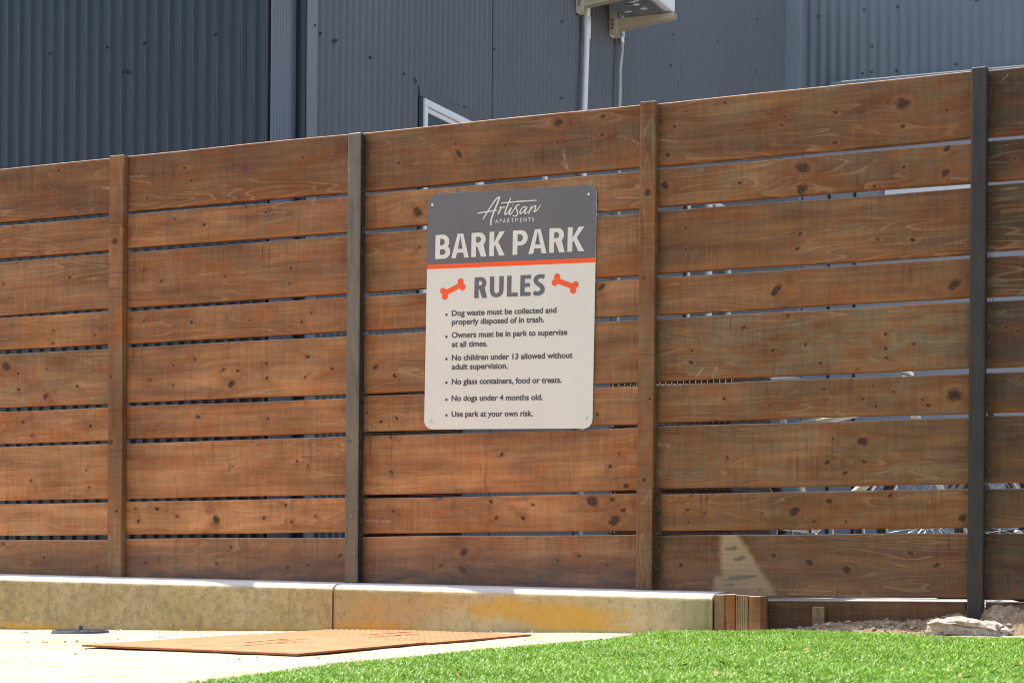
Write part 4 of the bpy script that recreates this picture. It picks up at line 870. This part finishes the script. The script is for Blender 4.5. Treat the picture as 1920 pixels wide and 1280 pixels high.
# windows in the side wall
t = NT('window_glass'); GLASS = t.out((.055, .075, .068), .06, 0, .8)
BLIND = simple('window_blind', (.42, .40, .36), .7)
def window(ya, yb, z0, z1, mull):
    ro = box_obj('window', (XC-.02, XC+.014, ya-.045, yb+.045, z1, z1+.055), GREYM, bld, .003)   # head flashing
    def sub(name, d, mat, bev=.003):
        o = box_obj(name, d, mat, None, bev); o.parent = ro; return o
    sub('flashing', (XC-.02, XC+.012, ya-.045, ya-.003, z0-.03, z1-.001), NAVY); sub('flashing', (XC-.02, XC+.012, yb+.003, yb+.045, z0-.03, z1-.001), GREYM)
    w = .040
    sub('frame', (XC-.02, XC+.022, ya, yb, z1-w, z1-.002), WHITE); sub('frame', (XC-.02, XC+.022, ya, yb, z0, z0+w), WHITE)
    sub('frame', (XC-.02, XC+.022, ya, ya+w, z0+w+.001, z1-w-.001), WHITE); sub('frame', (XC-.02, XC+.022, yb-w, yb, z0+w+.001, z1-w-.001), WHITE)
    sub('mullion', (XC-.01, XC+.026, mull-.04, mull+.03, z0+w+.001, z1-w-.001), WHITE)
    sub('sash_rail', (XC-.012, XC+.010, ya+w+.001, mull-.041, z1-w-.028, z1-w-.002), WHITE)
    sub('pane', (XC-.03, XC+.002, ya+w+.001, yb-w-.001, z0+w+.001, z1-w-.003), GLASS, 0)
    sub('sill', (XC-.01, XC+.035, ya-.03, yb+.03, z0-.045, z0-.001), WHITE)
    return ro
za = at_x(786, 164, XC); w1a, w1m, w1b = za[1]+.03, at_x(896, 350, XC)[1], at_x(1021, 345, XC)[1]
window(w1a, w1b, at_x(797, 545, XC)[2], za[2]-.05, w1m)
w2a, w2b = at_x(1286, 515, XC)[1], at_x(1366, 510, XC)[1]
window(w2a, w2b, at_x(1290, 640, XC)[2], at_x(1290, 300, XC)[2]-.2, (w2a+w2b)/2)
# mid wall sheet lap
yl = at_x(923, 100, XC)[1]; bbox('seam_strip', (XC-.01, XC+.003, yl-.002, yl+.002, ZG, HB), NAVY, .0)

# ------------------------------------------------------------------ wall-hung air conditioner, its brackets and pipes
yA, yB_ = at_x(1083, 25, XC)[1], at_x(1145, 60, XC)[1]
zB = at_x(1145, 62, XC)[2]
tip = at_y(1266, 38, yB_); xT = tip[0]; 
ac = empty('air_conditioner', (XC+.3, (yA+yB_)/2, zB)); tag(ac, 'white air conditioner hung on beige brackets high on the corrugated wall', 'air conditioner')
zarm = zB+.075
for yy in (yA, yB_):
    bm = bmesh.new(); zz = zB
    add_box(bm, XC+.001, XC+.010, yy-.04, yy+.04, zz-.03, zz+.62, .003); add_box(bm, XC+.010, XC+.055, yy-.04, yy-.032, zz-.03, zz+.60, .002); add_box(bm, XC+.010, XC+.055, yy+.032, yy+.04, zz-.03, zz+.60, .002)
    bmobj('bracket', bm, BEIGE, ac)
    bm = bmesh.new()
    prof = [(XC+.012, zz+.0), (XC+.012, zz+.085), (xT, zz+.085), (xT, zz+.052)]
    for ys in (yy-.03, yy+.027):
        a = [bm.verts.new((x, ys, z)) for x, z in prof]; b = [bm.verts.new((x, ys+.003, z)) for x, z in prof]
        bm.faces.new(a); bm.faces.new(b[::-1])
        for i in range(4): bm.faces.new((a[i], b[i], b[(i+1) % 4], a[(i+1) % 4]))
    add_box(bm, XC+.013, xT, yy-.0268, yy+.0268, zz+.081, zz+.0845, .0)
    bmobj('bracket_arm', bm, BEIGE, ac)
    for q in ((.028, .018), (.034, .045), (.03, .072)):
        bm = bmesh.new(); bmesh.ops.create_cone(bm, cap_ends=True, segments=6, radius1=.010, radius2=.009, depth=.012, matrix=Matrix.Translation((XC+q[0], yy-.046, zz+q[1])) @ Matrix.Rotation(R(90), 4, 'X')); bmobj('bolt', bm, CHROME, ac)
zu = zB+.0855; ux0, ux1 = XC+.10, xT-.01
uy0, uy1 = yA-.12, yB_+.03
GALV = simple('galvanised_pan', (.20, .22, .23), .45, .5, .5, .2, 14)
bm = bmesh.new(); add_box(bm, ux0, ux1, uy0, uy1, zu+.012, zu+.56, .012, 2); bmobj('casing', bm, WHITE, ac)
bm = bmesh.new(); add_box(bm, ux0+.015, ux1-.045, uy0+.02, uy1-.02, zu, zu+.0115, .002)
bmobj('base_pan', bm, GALV, ac)
for i in range(9):
    x, y = random.uniform(ux0+.06, ux1-.1), random.uniform(uy0+.15, uy1-.1); bm = bmesh.new()
    if i % 3: add_box(bm, x-.012, x+.05*random.uniform(.5, 1.2), y-.012, y+.012, zu-.004, zu-.0005, .001)
    else: bmesh.ops.create_cone(bm, cap_ends=True, segments=16, radius1=.026, radius2=.02, depth=.006, matrix=Matrix.Translation((x, y, zu-.0035)))
    bmobj('knockout', bm, CHROME if i % 2 else WHITE, ac)
def tube_obj(name, pts, r_, mat, label, cat):
    root = empty(name, pts[-1]); tag(root, label, cat); bm = bmesh.new(); add_tube(bm, pts, r_, 14); bmobj('pipe', bm, mat, root, True); return root
xw = XC+.045
a, b = at_x(1101, 27, xw), at_x(1095.5, 205, xw)
bm_pts = [(xw, a[1], a[2]+.3), (xw, a[1], a[2]), (xw, (a[1]*.7+b[1]*.3), a[2]*.6+b[2]*.4), (xw, b[1], b[2]), (xw, b[1]-.02, ZG)]
pp = tube_obj('drain_pipe', bm_pts, .020, WHITE, 'white plastic drain pipe running down the wall from the air conditioner', 'pipe')
bm = bmesh.new(); add_tube(bm, [(xw, a[1], a[2]-.02), (xw, a[1], a[2]-.16)], .025, 14); bmobj('coupling', bm, WHITE, pp, True)
c1, c2, c3, c4, c5 = at_x(1165, 60, xw), at_x(1166, 95, xw), at_x(1162, 130, xw), at_x(1162, 160, xw), at_x(1161, 200, xw)
GREYC = simple('conduit_grey', (.42, .43, .42), .5)
cp = tube_obj('cable_conduit', [(xw, c1[1], c1[2]+.15), tuple(c1), tuple(c2), tuple(c3), tuple(c4), tuple(c5), (xw, c5[1], ZG)], .014, GREYC, 'thin grey flexible conduit right of the white drain pipe', 'conduit')
bm = bmesh.new(); add_tube(bm, [tuple(c1), tuple(at_x(1165.5, 82, xw))], .024, 12); bmobj('connector', bm, CHROME, cp, True)

# ------------------------------------------------------------------ bicycles and wicker seats behind the fence (glimpsed through the gaps)
RUBBER = simple('tyre_rubber', (.02, .02, .02), .7); ALLOY = simple('alloy', (.62, .62, .63), .3, .9)
def bicycle(x, y, rz, paint_, label):
    root = empty('bicycle', (x, y, ZG)); root.rotation_euler = (0, 0, rz); tag(root, label, 'bicycle', 'bicycles parked behind the fence')
    def part(name, bm, mat, par=root, smooth=True):
        o = bmobj(name, bm, mat, None, smooth); o.parent = par; return o
    r_ = .335
    for cx in (-.52, .52):
        bm = bmesh.new(); add_ring(bm, (cx, 0, r_), (0, 1, 0), r_-.018, .018, 48, 8); w = part('wheel', bm, RUBBER)
        bm = bmesh.new(); add_ring(bm, (cx, 0, r_), (0, 1, 0), r_-.042, .009, 48, 6); part('rim', bm, ALLOY, w)
        bm = bmesh.new()
        for k in range(28):
            a = 2*math.pi*k/28; add_tube(bm, [(cx+.02*math.cos(a+.8), (.025 if k % 2 else -.025), r_+.02*math.sin(a+.8)), (cx+(r_-.045)*math.cos(a), 0, r_+(r_-.045)*math.sin(a))], .0014, 4)
        add_tube(bm, [(cx, -.05, r_), (cx, .05, r_)], .018, 10); part('spokes', bm, ALLOY, w)
    bb, seat, head, headl = (-.08, 0, .29), (-.22, 0, .80), (.33, 0, .84), (.37, 0, .70)
    bm = bmesh.new()
    for a, b, q in [(bb, seat, .016), (bb, headl, .02), ((-.20, 0, .73), head, .017), (head, headl, .021)]: add_tube(bm, [a, b], q, 10)
    for sgn in (-1, 1):
        add_tube(bm, [(bb[0], .03*sgn, bb[2]), (-.52, .06*sgn, r_)], .010, 8); add_tube(bm, [(-.20, .02*sgn, .73), (-.52, .06*sgn, r_)], .009, 8)
    part('frame', bm, paint_)
    bm = bmesh.new()
    for sgn in (-1, 1): add_tube(bm, [(.38, .035*sgn, .68), (.42, .055*sgn, .55), (.52, .055*sgn, r_)], .012, 8)
    part('fork', bm, paint_)
    bm = bmesh.new(); add_tube(bm, [(.31, 0, .84), (.30, 0, .95)], .014, 8); add_tube(bm, [(.20, -.30, 1.0), (.28, -.22, .99), (.33, -.05, .96), (.33, .05, .96), (.28, .22, .99), (.20, .30, 1.0)], .011, 8); part('handlebar', bm, ALLOY)
    bm = bmesh.new(); add_tube(bm, [(-.22, 0, .80), (-.24, 0, .90)], .013, 8)
    bmesh.ops.create_icosphere(bm, subdivisions=3, radius=1, matrix=Matrix.Translation((-.23, 0, .925)) @ Matrix.Diagonal((.13, .065, .03, 1))); part('saddle', bm, RUBBER)
    bm = bmesh.new(); add_ring(bm, (-.08, -.05, .29), (0, 1, 0), .085, .006, 30, 6)
    add_tube(bm, [(-.08, -.09, .29), (-.08, .09, .29)], .013, 8); add_tube(bm, [(-.08, -.08, .29), (.04, -.08, .17)], .010, 6); add_box(bm, .0, .08, -.14, -.06, .155, .18, .004); add_tube(bm, [(-.08, .08, .29), (-.20, .08, .41)], .010, 6); add_box(bm, -.24, -.16, .06, .14, .40, .425, .004); part('crank', bm, ALLOY)
bicycle(.95, 1.25, R(12), simple('cream_frame', (.62, .60, .48), .3), 'cream framed bicycle parked behind the fence, nearest the sign')
bicycle(1.75, 1.75, R(-8), simple('black_frame', (.03, .03, .035), .3), 'dark framed bicycle behind the fence, between the two paler bicycles')
bicycle(2.35, 1.15, R(6), simple('white_frame', (.72, .74, .78), .3), 'white framed bicycle behind the fence by the dark steel post')
t = NT('brown_wicker'); P = t.obj(); n = t.noise(P, 30, 4); WICK = t.out(t.mix(t.step(n, .35, .65), (.035, .020, .014), (.085, .050, .034)), .6)
def wicker(x0, x1, y0, y1, h, label):
    root = empty('wicker_seat', ((x0+x1)/2, (y0+y1)/2, ZG)); tag(root, label, 'wicker seat', 'wicker seats behind the fence')
    def weave(name, p0, p1, z0, z1):
        bm = bmesh.new(); p0, p1 = Vector(p0), Vector(p1); L_ = (p1-p0).length; d = (p1-p0)/L_; n = Vector((-d.y, d.x, 0)); rows = int((z1-z0)/.016)
        for j in range(rows):
            pts = [p0+d*(L_*i/40)+n*(.007*math.cos(math.pi*(i+j)))+Vector((0, 0, z0+j*.016)) for i in range(41)]; add_tube(bm, pts, .0072, 5)
        for i in range(0, 41, 2): add_tube(bm, [p0+d*(L_*i/40)+Vector((0, 0, z0)), p0+d*(L_*i/40)+Vector((0, 0, z1))], .006, 5)
        if name == 'front_panel': add_box(bm, x0+.01, x1-.01, y0+.010, y0+.016, ZG+.05, ZG+h-.01)
        bmobj(name, bm, WICK, root, True)
    weave('front_panel', (x0, y0, ZG), (x1, y0, ZG), .05, h)
    weave('back_panel', (x0, y1, ZG), (x1, y1, ZG), .05, h)
    weave('side_panel', (x0, y0, ZG), (x0, y1, ZG), .05, h); weave('side_panel', (x1, y0, ZG), (x1, y1, ZG), .05, h)
    box_obj('seat', (x0+.02, x1-.02, y0+.02, y1-.02, ZG+.30, ZG+.36), WICK, root, .01)
yw = .55
wicker(at_y(655, 735, yw)[0], at_y(765, 735, yw)[0], yw, yw+.55, at_y(700, 672, yw)[2]-ZG, 'brown woven wicker seat glimpsed through low gaps left of the sign')
wicker(at_y(1150, 735, yw)[0], at_y(1372, 735, yw)[0], yw, yw+.55, at_y(1250, 664, yw)[2]-ZG, 'brown woven wicker seat glimpsed through gaps right of the sign')
